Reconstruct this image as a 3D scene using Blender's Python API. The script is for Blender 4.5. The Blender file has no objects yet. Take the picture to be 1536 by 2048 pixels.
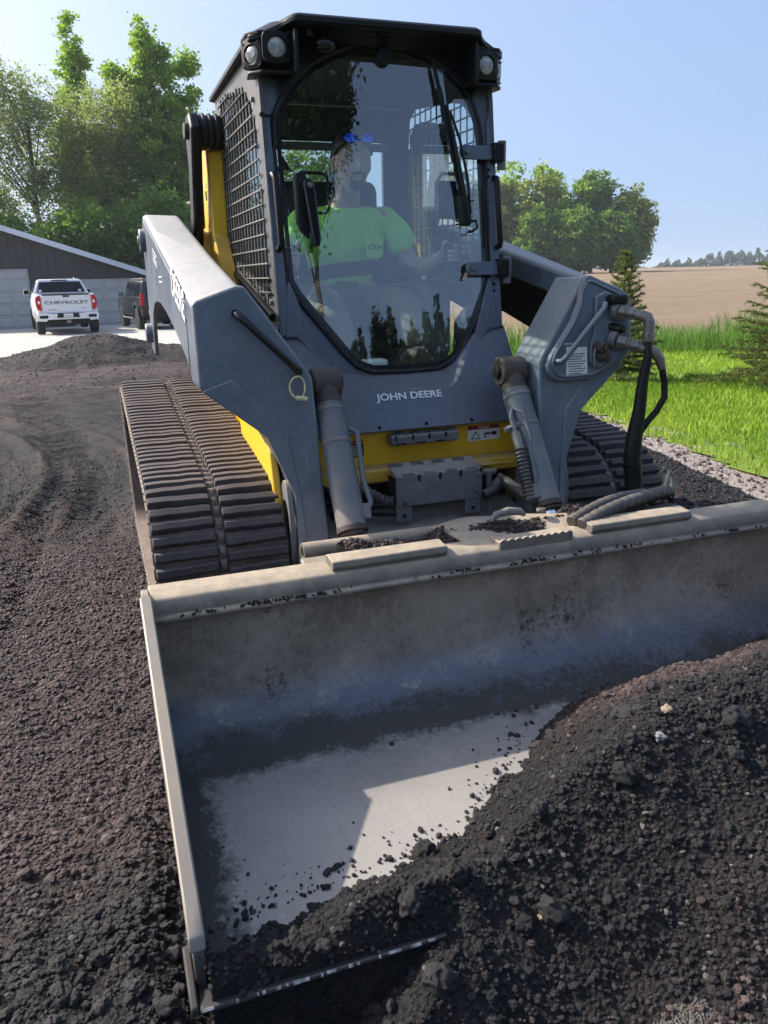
import bpy, bmesh, math, random
import numpy as np
from mathutils import Matrix, Vector, Euler

random.seed(7)
rng = np.random.default_rng(11)
scene = bpy.context.scene
COL = scene.collection

# ------------------------------------------------------------------ camera
cam_d = bpy.data.cameras.new("camera")
cam = bpy.data.objects.new("camera", cam_d)
COL.objects.link(cam)
YAW, PITCH, ROLL = 0.33839, -0.28951, -0.02353
CAM = Vector((-1.107, -2.973, 1.310))
_fw = Vector((math.sin(YAW) * math.cos(PITCH), math.cos(YAW) * math.cos(PITCH), math.sin(PITCH)))
_rt = Vector((math.cos(YAW), -math.sin(YAW), 0))
_up = _rt.cross(_fw)
_r2 = math.cos(ROLL) * _rt + math.sin(ROLL) * _up
_u2 = -math.sin(ROLL) * _rt + math.cos(ROLL) * _up
cam.matrix_world = Matrix(((_r2.x, _u2.x, -_fw.x, CAM.x), (_r2.y, _u2.y, -_fw.y, CAM.y),
                           (_r2.z, _u2.z, -_fw.z, CAM.z), (0, 0, 0, 1)))
cam_d.sensor_fit = 'HORIZONTAL'
cam_d.sensor_width = 36.0
cam_d.lens = 36.0 * 1592.3 / 1536.0
cam_d.clip_start = 0.02
cam_d.clip_end = 6000
scene.camera = cam

# ------------------------------------------------------------------ sky and sun
SUN = Vector((-0.60, 0.515, 0.61)).normalized()
HZ_UP, VEIL, VEIL_C = 0.15, 0.35, (2.2, 3.1, 5.0)
world = bpy.data.worlds.new("World")
scene.world = world
world.use_nodes = True
wn = world.node_tree
wn.nodes.clear()
sky = wn.nodes.new('ShaderNodeTexSky')
sky.sky_type = 'NISHITA'
sky.sun_disc = False
sky.sun_elevation = math.asin(SUN.z)
sky.sun_rotation = math.atan2(SUN.x, SUN.y)
sky.altitude = 0
sky.air_density = 1.0
sky.dust_density = 5.0
sky.ozone_density = 2.0
bg = wn.nodes.new('ShaderNodeBackground')
bg.inputs['Strength'].default_value = 0.13
wo = wn.nodes.new('ShaderNodeOutputWorld')
# hazy air: the sky is sampled slightly above the true elevation and veiled with an even pale blue
tcw = wn.nodes.new('ShaderNodeTexCoord')
sxw = wn.nodes.new('ShaderNodeSeparateXYZ'); cxw = wn.nodes.new('ShaderNodeCombineXYZ')
mxw = wn.nodes.new('ShaderNodeMath'); mxw.operation = 'MAXIMUM'; mxw.inputs[1].default_value = 0.0
adw = wn.nodes.new('ShaderNodeMath'); adw.operation = 'MULTIPLY_ADD'; adw.inputs[1].default_value = 0.90; adw.inputs[2].default_value = HZ_UP
wn.links.new(tcw.outputs['Generated'], sxw.inputs[0]); wn.links.new(sxw.outputs['X'], cxw.inputs['X']); wn.links.new(sxw.outputs['Y'], cxw.inputs['Y'])
wn.links.new(sxw.outputs['Z'], mxw.inputs[0]); wn.links.new(mxw.outputs[0], adw.inputs[0]); wn.links.new(adw.outputs[0], cxw.inputs['Z'])
wn.links.new(cxw.outputs[0], sky.inputs['Vector'])
veil = wn.nodes.new('ShaderNodeMix'); veil.data_type = 'RGBA'; veil.inputs[0].default_value = VEIL
veil.inputs[7].default_value = (*VEIL_C, 1)
wn.links.new(sky.outputs[0], veil.inputs[6])
wn.links.new(veil.outputs[2], bg.inputs[0])
wn.links.new(bg.outputs[0], wo.inputs[0])

sun_d = bpy.data.lights.new("sun", 'SUN')
sun_d.energy = 3.7
sun_d.angle = math.radians(0.6)
sun_d.color = (1.0, 0.93, 0.84)
sun = bpy.data.objects.new("sun", sun_d)
COL.objects.link(sun)
sun.rotation_euler = (-SUN).to_track_quat('-Z', 'Y').to_euler()
sun.location = (-12, 10, 14)

scene.view_settings.view_transform = 'Standard'
scene.view_settings.look = 'None'
scene.view_settings.gamma = 1
scene.view_settings.exposure = 0.9
scene.view_settings.use_curve_mapping = False
scene.cycles.use_adaptive_sampling = True
scene.cycles.adaptive_threshold = 0.02
scene.cycles.max_bounces = 7
scene.cycles.diffuse_bounces = 3
scene.cycles.glossy_bounces = 3
scene.cycles.transmission_bounces = 3
scene.cycles.volume_bounces = 0
scene.cycles.transparent_max_bounces = 12

# ------------------------------------------------------------------ helpers
ROOT = {}


def tag(o, label=None, cat=None, group=None, kind=None):
    if label: o['label'] = label
    if cat: o['category'] = cat
    if group: o['group'] = group
    if kind: o['kind'] = kind
    return o


def setpar(o, parent):
    """parent without moving: everything is built in world coordinates"""
    o.parent = parent
    o.matrix_parent_inverse = ROOT.get(parent.name, Matrix.Identity(4)).inverted()
    return o


def thing(name, loc, label, cat, group=None, rz=0.0):
    e = bpy.data.objects.new(name, None)
    e.empty_display_size = 0.2
    COL.objects.link(e)
    e.location = loc
    e.rotation_euler = (0, 0, rz)
    ROOT[e.name] = Matrix.Translation(Vector(loc)) @ Matrix.Rotation(rz, 4, 'Z')
    tag(e, label, cat, group)
    return e


class MB:
    def __init__(s):
        s.v = []; s.f = []

    def add(s, vs, fs):
        b = len(s.v)
        s.v += [tuple(p) for p in vs]
        s.f += [tuple(b + i for i in f) for f in fs]
        return s

    def box(s, x0, x1, y0, y1, z0, z1, M=None):
        vs = [Vector((x, y, z)) for z in (z0, z1) for y in (y0, y1) for x in (x0, x1)]
        if M is not None: vs = [M @ p for p in vs]
        return s.add(vs, [(0, 2, 3, 1), (4, 5, 7, 6), (0, 1, 5, 4), (2, 6, 7, 3), (0, 4, 6, 2), (1, 3, 7, 5)])

    def loft(s, rings, close=True, caps=True):
        n = len(rings[0]); b = len(s.v)
        for r in rings: s.v += [tuple(p) for p in r]
        for k in range(len(rings) - 1):
            for i in range(n if close else n - 1):
                j = (i + 1) % n
                s.f.append((b + k * n + i, b + k * n + j, b + (k + 1) * n + j, b + (k + 1) * n + i))
        if caps and close:
            s.f.append(tuple(b + i for i in reversed(range(n))))
            s.f.append(tuple(b + (len(rings) - 1) * n + i for i in range(n)))
        return s

    def prism_x(s, poly, x0, x1):
        return s.loft([[(x0, y, z) for y, z in poly], [(x1, y, z) for y, z in poly]])

    def prism_y(s, poly, y0, y1, fy=None):
        g = fy or (lambda z: 0.0)
        return s.loft([[(x, y0 + g(z), z) for x, z in poly], [(x, y1 + g(z), z) for x, z in poly]])

    def prism_z(s, poly, z0, z1):
        return s.loft([[(x, y, z0) for x, y in poly], [(x, y, z1) for x, y in poly]])

    def tube(s, path, r, n=10, caps=True):
        pts = [Vector(p) for p in path]
        rs = r if isinstance(r, (list, tuple)) else [r] * len(pts)
        rings = []
        t0 = (pts[1] - pts[0]).normalized()
        ref = Vector((0, 0, 1)) if abs(t0.z) < 0.9 else Vector((1, 0, 0))
        nrm = t0.cross(ref).normalized()
        for i, p in enumerate(pts):
            if i == 0: t = pts[1] - pts[0]
            elif i == len(pts) - 1: t = pts[-1] - pts[-2]
            else: t = (pts[i + 1] - pts[i]).normalized() + (pts[i] - pts[i - 1]).normalized()
            t.normalize()
            nrm = (nrm - t * nrm.dot(t))
            if nrm.length < 1e-6: nrm = t.orthogonal()
            nrm.normalize()
            bi = t.cross(nrm)
            rings.append([p + (nrm * math.cos(a) + bi * math.sin(a)) * rs[i]
                          for a in [2 * math.pi * k / n for k in range(n)]])
        return s.loft(rings, True, caps)

    def cyl(s, p0, p1, r, n=20, r1=None):
        return s.tube([p0, p1], [r, r if r1 is None else r1], n)

    def ball(s, c, r, sx=1, sy=1, sz=1, nu=14, nv=9):
        rings = []
        for i in range(nv + 1):
            th = max(1e-3, min(math.pi - 1e-3, math.pi * i / nv))
            rings.append([(c[0] + r * sx * math.sin(th) * math.cos(2 * math.pi * k / nu),
                           c[1] + r * sy * math.sin(th) * math.sin(2 * math.pi * k / nu),
                           c[2] + r * sz * math.cos(th)) for k in range(nu)])
        return s.loft(rings)

    def build(s, name, mat, parent=None, bevel=0.0, smooth=35, seg=2, subsurf=0):
        me = bpy.data.meshes.new(name)
        me.from_pydata(s.v, [], s.f)
        bm = bmesh.new(); bm.from_mesh(me)
        bmesh.ops.recalc_face_normals(bm, faces=bm.faces)
        bm.to_mesh(me); bm.free()
        o = bpy.data.objects.new(name, me)
        COL.objects.link(o)
        if mat: me.materials.append(mat)
        if smooth:
            me.shade_smooth()
            me.set_sharp_from_angle(angle=math.radians(smooth))
        if bevel > 0:
            b = o.modifiers.new('bevel', 'BEVEL')
            b.width = bevel; b.segments = seg; b.limit_method = 'ANGLE'; b.angle_limit = math.radians(32)
            b.harden_normals = False
        if subsurf:
            m = o.modifiers.new('sub', 'SUBSURF'); m.levels = subsurf; m.render_levels = subsurf
        if parent is not None: setpar(o, parent)
        return o


def npmesh(name, verts, faces, mat=None, parent=None, attrs=None, smooth=False):
    """faces: int array (n,3) or (n,4); attrs: dict name -> per-vertex float array"""
    me = bpy.data.meshes.new(name)
    verts = np.asarray(verts, np.float32); faces = np.asarray(faces, np.int32)
    k = faces.shape[1]
    me.vertices.add(len(verts)); me.vertices.foreach_set('co', verts.ravel())
    me.loops.add(faces.size); me.loops.foreach_set('vertex_index', faces.ravel())
    me.polygons.add(len(faces))
    me.polygons.foreach_set('loop_start', np.arange(0, faces.size, k, dtype=np.int32))
    me.polygons.foreach_set('loop_total', np.full(len(faces), k, np.int32))
    if smooth: me.polygons.foreach_set('use_smooth', np.ones(len(faces), bool))
    me.update(calc_edges=True)
    if attrs:
        for n_, a in attrs.items():
            at = me.attributes.new(n_, 'FLOAT', 'POINT'); at.data.foreach_set('value', np.asarray(a, np.float32))
    o = bpy.data.objects.new(name, me)
    COL.objects.link(o)
    if mat: me.materials.append(mat)
    if parent is not None: setpar(o, parent)
    return o


def text_mesh(body, size, name, mat, parent, origin, xdir, ydir, sx=1.0, extr=0.0008, align='CENTER', bold=0.0):
    cu = bpy.data.curves.new(name, 'FONT')
    cu.body = body; cu.size = size; cu.align_x = align; cu.align_y = 'CENTER'; cu.extrude = extr; cu.offset = bold
    tmp = bpy.data.objects.new(name, cu)
    COL.objects.link(tmp)
    dg = bpy.context.evaluated_depsgraph_get(); dg.update()
    me = bpy.data.meshes.new_from_object(tmp.evaluated_get(dg))
    bpy.data.objects.remove(tmp); bpy.data.curves.remove(cu)
    X = Vector(xdir).normalized(); Z = X.cross(Vector(ydir)).normalized(); Y = Z.cross(X)
    M = Matrix(((X.x * sx, Y.x, Z.x, origin[0]), (X.y * sx, Y.y, Z.y, origin[1]), (X.z * sx, Y.z, Z.z, origin[2]), (0, 0, 0, 1)))
    me.transform(M)
    me.name = name
    me.materials.clear(); me.materials.append(mat)
    o = bpy.data.objects.new(name, me)
    COL.objects.link(o)
    setpar(o, parent)
    return o


# value noise ------------------------------------------------------------
def vnoise(x, y, seed=0):
    x = np.asarray(x, float); y = np.asarray(y, float)
    xi = np.floor(x).astype(np.int64); yi = np.floor(y).astype(np.int64)
    fx = x - xi; fy = y - yi
    fx = fx * fx * (3 - 2 * fx); fy = fy * fy * (3 - 2 * fy)

    def h(a, b):
        n = (a * 374761393 + b * 668265263 + seed * 974634777) & 0xffffffff
        n = ((n ^ (n >> 13)) * 1274126177) & 0xffffffff
        return ((n ^ (n >> 16)) & 0xffff) / 65535.0
    return ((h(xi, yi) * (1 - fx) + h(xi + 1, yi) * fx) * (1 - fy) + (h(xi, yi + 1) * (1 - fx) + h(xi + 1, yi + 1) * fx) * fy) * 2 - 1


def fbm(x, y, oct=4, seed=0, gain=0.5):
    s = 0; a = 1.0
    for k in range(oct):
        s = s + a * vnoise(x * 2 ** k, y * 2 ** k, seed + k * 17); a *= gain
    return s


# materials ---------------------------------------------------------------
def nodes(name):
    m = bpy.data.materials.new(name); m.use_nodes = True
    nt = m.node_tree
    return m, nt, nt.nodes['Principled BSDF'], nt.nodes['Material Output']


def N(nt, t, **kw):
    n = nt.nodes.new(t)
    for k, v in kw.items():
        if k in n.inputs: n.inputs[k].default_value = v
        else: setattr(n, k, v)
    return n


def noise(nt, scale, detail=4, rough=0.6, vec=None, dist=0.0):
    n = N(nt, 'ShaderNodeTexNoise', Scale=scale, Detail=detail, Roughness=rough, Distortion=dist)
    if vec is not None: nt.links.new(vec, n.inputs['Vector'])
    return n.outputs['Fac']


def ramp(nt, fac, lo, hi, c0=(0, 0, 0, 1), c1=(1, 1, 1, 1)):
    r = nt.nodes.new('ShaderNodeValToRGB')
    r.color_ramp.elements[0].position = lo; r.color_ramp.elements[1].position = hi
    r.color_ramp.elements[0].color = c0; r.color_ramp.elements[1].color = c1
    nt.links.new(fac, r.inputs[0])
    return r.outputs[0]


def mix(nt, fac, a, b, blend='MIX'):
    m = nt.nodes.new('ShaderNodeMix'); m.data_type = 'RGBA'; m.blend_type = blend
    for s, val in ((m.inputs[0], fac), (m.inputs[6], a), (m.inputs[7], b)):
        if hasattr(val, 'is_output') or isinstance(val, bpy.types.NodeSocket): nt.links.new(val, s)
        elif isinstance(val, (int, float)): s.default_value = val
        else: s.default_value = (*val[:3], 1)
    return m.outputs[2]


def math_n(nt, op, a, b=0.5, clamp=False):
    m = nt.nodes.new('ShaderNodeMath'); m.operation = op; m.use_clamp = clamp
    for s, val in ((m.inputs[0], a), (m.inputs[1], b)):
        if isinstance(val, bpy.types.NodeSocket): nt.links.new(val, s)
        else: s.default_value = val
    return m.outputs[0]


def texco(nt, kind='Object'):
    return nt.nodes.new('ShaderNodeTexCoord').outputs[kind]


def bump(nt, bsdf, h, strength=0.3, dist=0.01):
    b = N(nt, 'ShaderNodeBump', Strength=strength, Distance=dist)
    nt.links.new(h, b.inputs['Height']); nt.links.new(b.outputs[0], bsdf.inputs['Normal'])
    return b


def simple(name, col, rough=0.5, metal=0.0, var=0.15, scale=30, bmp=0.0, bscale=80, spec=0.5):
    m, nt, b, out = nodes(name)
    c = texco(nt)
    f = noise(nt, scale, 5, 0.6, c)
    lo = tuple(max(0, q * (1 - var)) for q in col); hi = tuple(min(1, q * (1 + var)) for q in col)
    nt.links.new(ramp(nt, f, 0.3, 0.7, (*lo, 1), (*hi, 1)), b.inputs['Base Color'])
    b.inputs['Roughness'].default_value = rough; b.inputs['Metallic'].default_value = metal
    b.inputs['Specular IOR Level'].default_value = spec
    if bmp: bump(nt, b, noise(nt, bscale, 4, 0.6, c), bmp, 0.004)
    return m


def dusty(name, col, rough=0.35, dust=(0.23, 0.19, 0.15), amount=0.5, up=0.6, scratch=0.25, metal=0.0, low=None, spec=0.5):
    """paint with settled dust on upward faces, blotches and fine scratches; low=(z0,z1): more dirt near the ground"""
    m, nt, b, out = nodes(name)
    c = texco(nt)
    n1 = noise(nt, 3.5, 6, 0.65, c)
    n2 = noise(nt, 22, 5, 0.7, c)
    sc = N(nt, 'ShaderNodeMapping'); sc.inputs['Scale'].default_value = (60, 60, 6)
    nt.links.new(c, sc.inputs[0])
    n3 = noise(nt, 3.0, 3, 0.8, sc.outputs[0], 1.5)
    geo = nt.nodes.new('ShaderNodeNewGeometry')
    sep = nt.nodes.new('ShaderNodeSeparateXYZ'); nt.links.new(geo.outputs['Normal'], sep.inputs[0])
    upf = math_n(nt, 'MULTIPLY', math_n(nt, 'POWER', math_n(nt, 'MAXIMUM', sep.outputs['Z'], 0.0), 1.3), up)
    blot = math_n(nt, 'MULTIPLY', ramp(nt, math_n(nt, 'ADD', math_n(nt, 'MULTIPLY', n1, 0.6), math_n(nt, 'MULTIPLY', n2, 0.4)), 0.42, 0.72), amount)
    d = math_n(nt, 'ADD', upf, blot, True)
    if low:
        sp = nt.nodes.new('ShaderNodeSeparateXYZ'); nt.links.new(geo.outputs['Position'], sp.inputs[0])
        mr = N(nt, 'ShaderNodeMapRange'); mr.inputs[1].default_value = low[1]; mr.inputs[2].default_value = low[0]
        nt.links.new(sp.outputs['Z'], mr.inputs[0])
        lw = math_n(nt, 'MULTIPLY', mr.outputs[0], ramp(nt, n1, 0.25, 0.6))
        d = math_n(nt, 'ADD', d, math_n(nt, 'MULTIPLY', lw, 0.8), True)
    base = mix(nt, math_n(nt, 'MULTIPLY', ramp(nt, n3, 0.62, 0.8), scratch), col, tuple(min(1, q * 1.7 + 0.03) for q in col))
    # thin wandering scratches, dark and light, in patches
    for sc_s, sd, cc in ((2.3, 3.0, tuple(q * .45 for q in col)), (3.4, 11.0, tuple(min(1, q * 2.0 + .05) for q in col))):
        mp2 = N(nt, 'ShaderNodeMapping'); mp2.inputs['Location'].default_value = (sd, sd * .7, sd * 1.3); mp2.inputs['Rotation'].default_value = (.5, .3 * sd, .2); mp2.inputs['Scale'].default_value = (1, 1, .28)
        nt.links.new(c, mp2.inputs[0])
        rg = math_n(nt, 'ABSOLUTE', math_n(nt, 'SUBTRACT', noise(nt, sc_s, 2.5, .6, mp2.outputs[0], .4), .5))
        ln = ramp(nt, rg, 0.0, 0.004, (1, 1, 1, 1), (0, 0, 0, 1))
        base = mix(nt, math_n(nt, 'MULTIPLY', math_n(nt, 'MULTIPLY', ln, ramp(nt, n1, .53, .60)), min(1.0, scratch * 1.7)), base, cc)
    base = mix(nt, d, base, mix(nt, n2, tuple(q * 0.75 for q in dust), tuple(q * 1.2 for q in dust)))
    nt.links.new(base, b.inputs['Base Color'])
    rr = nt.nodes.new('ShaderNodeMapRange'); rr.inputs[3].default_value = rough; rr.inputs[4].default_value = 0.85
    nt.links.new(d, rr.inputs[0])
    nt.links.new(rr.outputs[0], b.inputs['Roughness'])
    b.inputs['Metallic'].default_value = metal
    b.inputs['Specular IOR Level'].default_value = spec
    bump(nt, b, n2, 0.08, 0.003)
    return m


M_paint = dusty('slate_paint', (0.090, 0.117, 0.160), 0.30, (0.42, 0.40, 0.37), 0.20, 0.72, 0.4, spec=0.6, low=(0.25, 0.62))
M_cabpaint = dusty('cab_paint', (0.072, 0.098, 0.150), 0.27, (0.23, 0.195, 0.155), 0.34, 0.4, 0.3, spec=0.6)
M_side = dusty('dusty_side', (0.050, 0.052, 0.056), 0.45, (0.22, 0.20, 0.18), 0.6, 0.3, 0.3)
M_yellow = dusty('yellow_paint', (0.88, 0.50, 0.010), 0.32, (0.38, 0.29, 0.17), 0.25, 0.55, 0.1, low=(0.35, 0.66))
M_black = simple('black_plastic', (0.006, 0.006, 0.0065), 0.42, 0, 0.3, 25, 0.1, 200, spec=.3)
M_blackg = simple('gloss_black', (0.008, 0.008, 0.009), 0.15, 0, 0.2, 20)
M_rubber = simple('rubber_seal', (0.010, 0.010, 0.011), 0.6, 0, 0.3, 25, 0.1, 200)
M_chrome = simple('chrome', (0.85, 0.86, 0.88), 0.08, 1.0, 0.03, 10)
M_zinc = dusty('zinc_fitting', (0.25, 0.23, 0.20), 0.34, (0.17, 0.14, 0.105), 0.4, 0.2, 0.2, metal=0.7)
M_bracket = dusty('bracket_steel', (0.13, 0.132, 0.135), 0.5, (0.30, 0.265, 0.22), 0.5, 0.7, 0.1, metal=0.1)
M_cyl = dusty('cylinder_paint', (0.085, 0.108, 0.13), 0.36, (0.30, 0.255, 0.20), 0.35, 0.30, 0.1, low=(0.42, 0.62))
M_rust = dusty('rusty_steel', (0.048, 0.034, 0.028), 0.6, (0.14, 0.105, 0.08), 0.5, 0.4, 0.2)
M_hose = dusty('hose_rubber', (0.006, 0.006, 0.0065), 0.5, (0.16, 0.14, 0.12), 0.05, 0.12, 0.0, spec=.3)
M_wrap = dusty('hose_wrap', (0.022, 0.02, 0.02), 0.45, (0.20, 0.17, 0.145), 0.35, 0.5, 0.1)
M_trackr = dusty('track_rubber', (0.030, 0.026, 0.027), 0.7, (0.118, 0.096, 0.092), 0.5, 0.8, 0.1)
M_trackb = dusty('track_belt', (0.05, 0.042, 0.038), 0.8, (0.24, 0.18, 0.14), 0.7, 0.6, 0.0)
M_tracks = dusty('track_side', (0.10, 0.085, 0.07), 0.85, (0.36, 0.29, 0.22), 0.9, 0.3, 0.0)
M_dark = simple('dark_cavity', (0.012, 0.011, 0.011), 0.8, 0, 0.3, 10)
M_decalw = simple('white_decal', (0.78, 0.78, 0.76), 0.5, 0, 0.08, 40)
M_decalr = simple('red_decal', (0.35, 0.02, 0.025), 0.5, 0, 0.1, 40)
M_decalk = simple('black_decal', (0.015, 0.015, 0.015), 0.5, 0, 0.2, 40)
M_decalo = simple('orange_decal', (0.65, 0.18, 0.02), 0.5, 0, 0.2, 40)
M_tie = simple('pale_cord', (0.62, 0.60, 0.30), 0.5, 0, 0.2, 60)
M_int = simple('interior_plastic', (0.035, 0.038, 0.044), 0.6, 0, 0.25, 15, 0.1, 120)
M_intl = simple('interior_liner', (0.16, 0.165, 0.175), 0.7, 0, 0.2, 12)
M_seat = simple('seat_vinyl', (0.03, 0.03, 0.033), 0.5, 0, 0.2, 30, 0.1, 60)


def glass_mat(name, tint, ior, rough=0.0):
    m, nt, b, out = nodes(name)
    nt.nodes.remove(b)
    tr = N(nt, 'ShaderNodeBsdfTransparent'); tr.inputs[0].default_value = (*tint, 1)
    gl = N(nt, 'ShaderNodeBsdfGlossy'); gl.inputs['Roughness'].default_value = rough
    gl.inputs[0].default_value = (0.95, 0.98, 1, 1)
    lw = N(nt, 'ShaderNodeLayerWeight', Blend=.5)
    fr = math_n(nt, 'ADD', math_n(nt, 'MULTIPLY', math_n(nt, 'POWER', lw.outputs['Facing'], 4.0), .7), ior, True)
    df = N(nt, 'ShaderNodeBsdfDiffuse'); df.inputs[0].default_value = (0.35, 0.34, 0.32, 1)
    c = texco(nt)
    dirt = math_n(nt, 'MULTIPLY', ramp(nt, noise(nt, 7, 7, 0.75, c), 0.5, 0.85), 0.06)
    m0 = nt.nodes.new('ShaderNodeMixShader'); m1 = nt.nodes.new('ShaderNodeMixShader')
    nt.links.new(dirt, m0.inputs[0]); nt.links.new(tr.outputs[0], m0.inputs[1]); nt.links.new(df.outputs[0], m0.inputs[2])
    nt.links.new(fr, m1.inputs[0]); nt.links.new(m0.outputs[0], m1.inputs[1]); nt.links.new(gl.outputs[0], m1.inputs[2])
    nt.links.new(m1.outputs[0], out.inputs[0])
    return m


M_glass = glass_mat('windshield_glass', (0.84, 0.94, 0.92), .165)
M_sideglass = glass_mat('side_glass', (0.72, 0.78, 0.78), .06)
M_lens = glass_mat('lens_glass', (0.95, 0.95, 0.93), .06, 0.05)
# ================================================================== terrain
def sstep(a, b, x):
    t = np.clip((np.asarray(x, float) - a) / (b - a), 0, 1)
    return t * t * (3 - 2 * t)


def T(x, y):
    x = np.asarray(x, float); y = np.asarray(y, float)
    left = -0.016 * np.clip(y, 0, 40)
    s = 0.62 * x + 0.78 * y
    right = np.interp(s, [-50, 2, 13, 40, 130, 300, 420, 700], [-0.03, -0.04, -0.13, -0.02, 0.95, 1.55, 1.3, -6])
    w = sstep(0, 1, (x - 3.0) / (5 + 0.2 * np.clip(y, 0, 500)))
    return left * (1 - w) + right * w


def grid_mesh(name, xs, ys, fz, mat, keep=None, attrs=None, smooth=True):
    X, Y = np.meshgrid(xs, ys)
    Z = fz(X, Y)
    n, m = X.shape
    idx = np.arange(n * m).reshape(n, m)
    F = np.stack([idx[:-1, :-1], idx[:-1, 1:], idx[1:, 1:], idx[1:, :-1]], -1).reshape(-1, 4)
    if keep is not None:
        cx = (X[:-1, :-1] + X[1:, 1:]).ravel() / 2; cy = (Y[:-1, :-1] + Y[1:, 1:]).ravel() / 2
        F = F[keep(cx, cy)]
    V = np.stack([X, Y, Z], -1).reshape(-1, 3)
    used = np.unique(F)
    remap = np.full(len(V), -1); remap[used] = np.arange(len(used))
    A = None
    if attrs: A = {k: f(X, Y).ravel()[used] for k, f in attrs.items()}
    return npmesh(name, V[used], remap[F], mat, None, A, smooth)


def axis(parts):
    out = []
    for a, b, st in parts:
        out += list(np.arange(a, b, st))
    out.append(parts[-1][1])
    return np.array(out)


# base ground out to the horizon ------------------------------------------
def mat_soilgrass():
    m, nt, b, out = nodes('rough_grass_ground')
    c = texco(nt)
    f = noise(nt, 0.4, 6, 0.7, c)
    nt.links.new(ramp(nt, f, 0.3, 0.7, (0.055, 0.085, 0.022, 1), (0.10, 0.13, 0.04, 1)), b.inputs['Base Color'])
    b.inputs['Roughness'].default_value = 0.9
    return m


ga = axis([(-900, -200, 100), (-200, -40, 20), (-40, 40, 4), (40, 200, 10), (200, 700, 25), (700, 2500, 200)])
gb = axis([(-900, -200, 100), (-200, -40, 20), (-40, 40, 4), (40, 200, 10), (200, 700, 25), (700, 2500, 200)])
ground = grid_mesh('ground', ga, gb, lambda x, y: T(x, y) - 0.16, mat_soilgrass())
tag(ground, kind='structure')

EDGE_Y = [-6, -1, 0.5, 1.8, 3.2, 6, 10, 20]
EDGE_X = [2.35, 2.36, 2.50, 2.86, 3.02, 3.25, 3.6, 4.2]


def xedge(y): return np.interp(y, EDGE_Y, EDGE_X)


def q_(x, y): return 0.29 * x + 0.957 * y


# millings heights ----------------------------------------------------------
def lug_marks(x, y):
    """imprints of the tread bars in the loose surface"""
    w = 0
    for (xa, xb, ya, yb, ang, amp) in ((-2.15, -1.56, -0.1, 2.6, 0.06, 0.017), (-1.42, -1.02, 1.4, 6.0, -0.05, 0.010), (-3.4, -2.9, 1.0, 6.0, 0.1, 0.015), (-2.7, -2.3, 3.0, 9.0, -0.22, 0.014), (-1.2, -.75, 4.0, 9.5, -.12, .014)):
        u = x - ang * y
        m = sstep(xa - .02, xa + .02, u) * (1 - sstep(xb - .03, xb + .03, u)) * sstep(ya - .3, ya + .2, y) * (1 - sstep(yb - .5, yb, y))
        ph = y / 0.062 + ang * x * 9 + vnoise(x * 5, y * 5, 5) * 0.35
        w = w + m * amp * (np.abs((ph % 1.0) * 2 - 1) ** 0.7 * 2 - 1) - m * amp * 0.6
    return w


def drag(x, y):
    """streaks left by the bucket and the turning tracks"""
    r = np.hypot(x + 7.5, y - 3.0); th = np.arctan2(y - 3.0, x + 7.5)
    return fbm(r * 6.5, th * 5, 3, 101, .6) * sstep(1.0, 2.2, y) * (1 - sstep(9.5, 13, y)) + .5 * fbm(x * 1.2 + 3, y * 6, 3, 103) * sstep(8, 11, y)


def h_drive(x, y):
    z = T(x, y)
    z = z + 0.010 * fbm(x * 1.3, y * 1.3, 3, 3)
    near = sstep(9, 2, y)
    z = z + near * (0.008 * fbm(x * 9, y * 9, 4, 9) + 0.004 * fbm(x * 45, y * 45, 2, 19)) + (1 - near) * 0.022 * fbm(x * 2.5, y * 3.5, 4, 21)
    # ruts swept round by earlier passes
    r = np.hypot(x + 7.5, y - 3.0 + 0 * x)
    for rr, a, wd in ((4.1, -0.06, .16), (4.9, -0.055, .16), (4.5, .06, .07), (5.5, .05, .06), (6.3, -.04, .15), (3.6, .05, .06), (5.95, .045, .06), (6.8, .04, .06)):
        z = z + a * np.exp(-((r - rr) / wd) ** 2) * sstep(1.2, 2.5, y) * (1 - sstep(9, 14, y))
    z = z + lug_marks(x, y) + drag(x, y) * .016
    # a windrow at the far end, in front of the concrete
    z = z + (0.09 + 0.06 * vnoise(x * 0.8, y * .6, 41)) * np.exp(-((y - 15.4 - 0.5 * vnoise(x * .4, x * 0, 43)) / 0.5) ** 2)
    z = z + 0.10 * np.exp(-((y - 12.3) / 0.35) ** 2) * sstep(-0.3, 1.4, x) * (0.6 + .6 * vnoise(x * 1.5, y * 1.5, 46))
    z = z + 0.07 * np.exp(-((y - 10.4 - .12 * x) / 0.5) ** 2) * (0.5 + .7 * vnoise(x * 1.1, y * .9, 47))
    # shoulder on the right edge
    e = xedge(y) - x
    z = z + 0.05 * np.exp(-((e - 0.45) / 0.28) ** 2) * sstep(-2.5, 0, y) - 0.05 * sstep(0.12, -0.1, e)
    # loose clumps thrown up left of the cutting edge
    z = z + 0.055 * np.exp(-(((x + 1.32) / 0.30) ** 2 + ((y + 1.75) / 0.35) ** 2)) + 0.03 * np.exp(-(((x + 1.16) / .06) ** 2)) * sstep(-.9, -1.3, y)
    # scraped hollow below the lip of the bucket
    z = z - 0.03 * np.exp(-(((x + .8) / .35) ** 2 + ((y + 1.75) / .2) ** 2))
    return z


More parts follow.
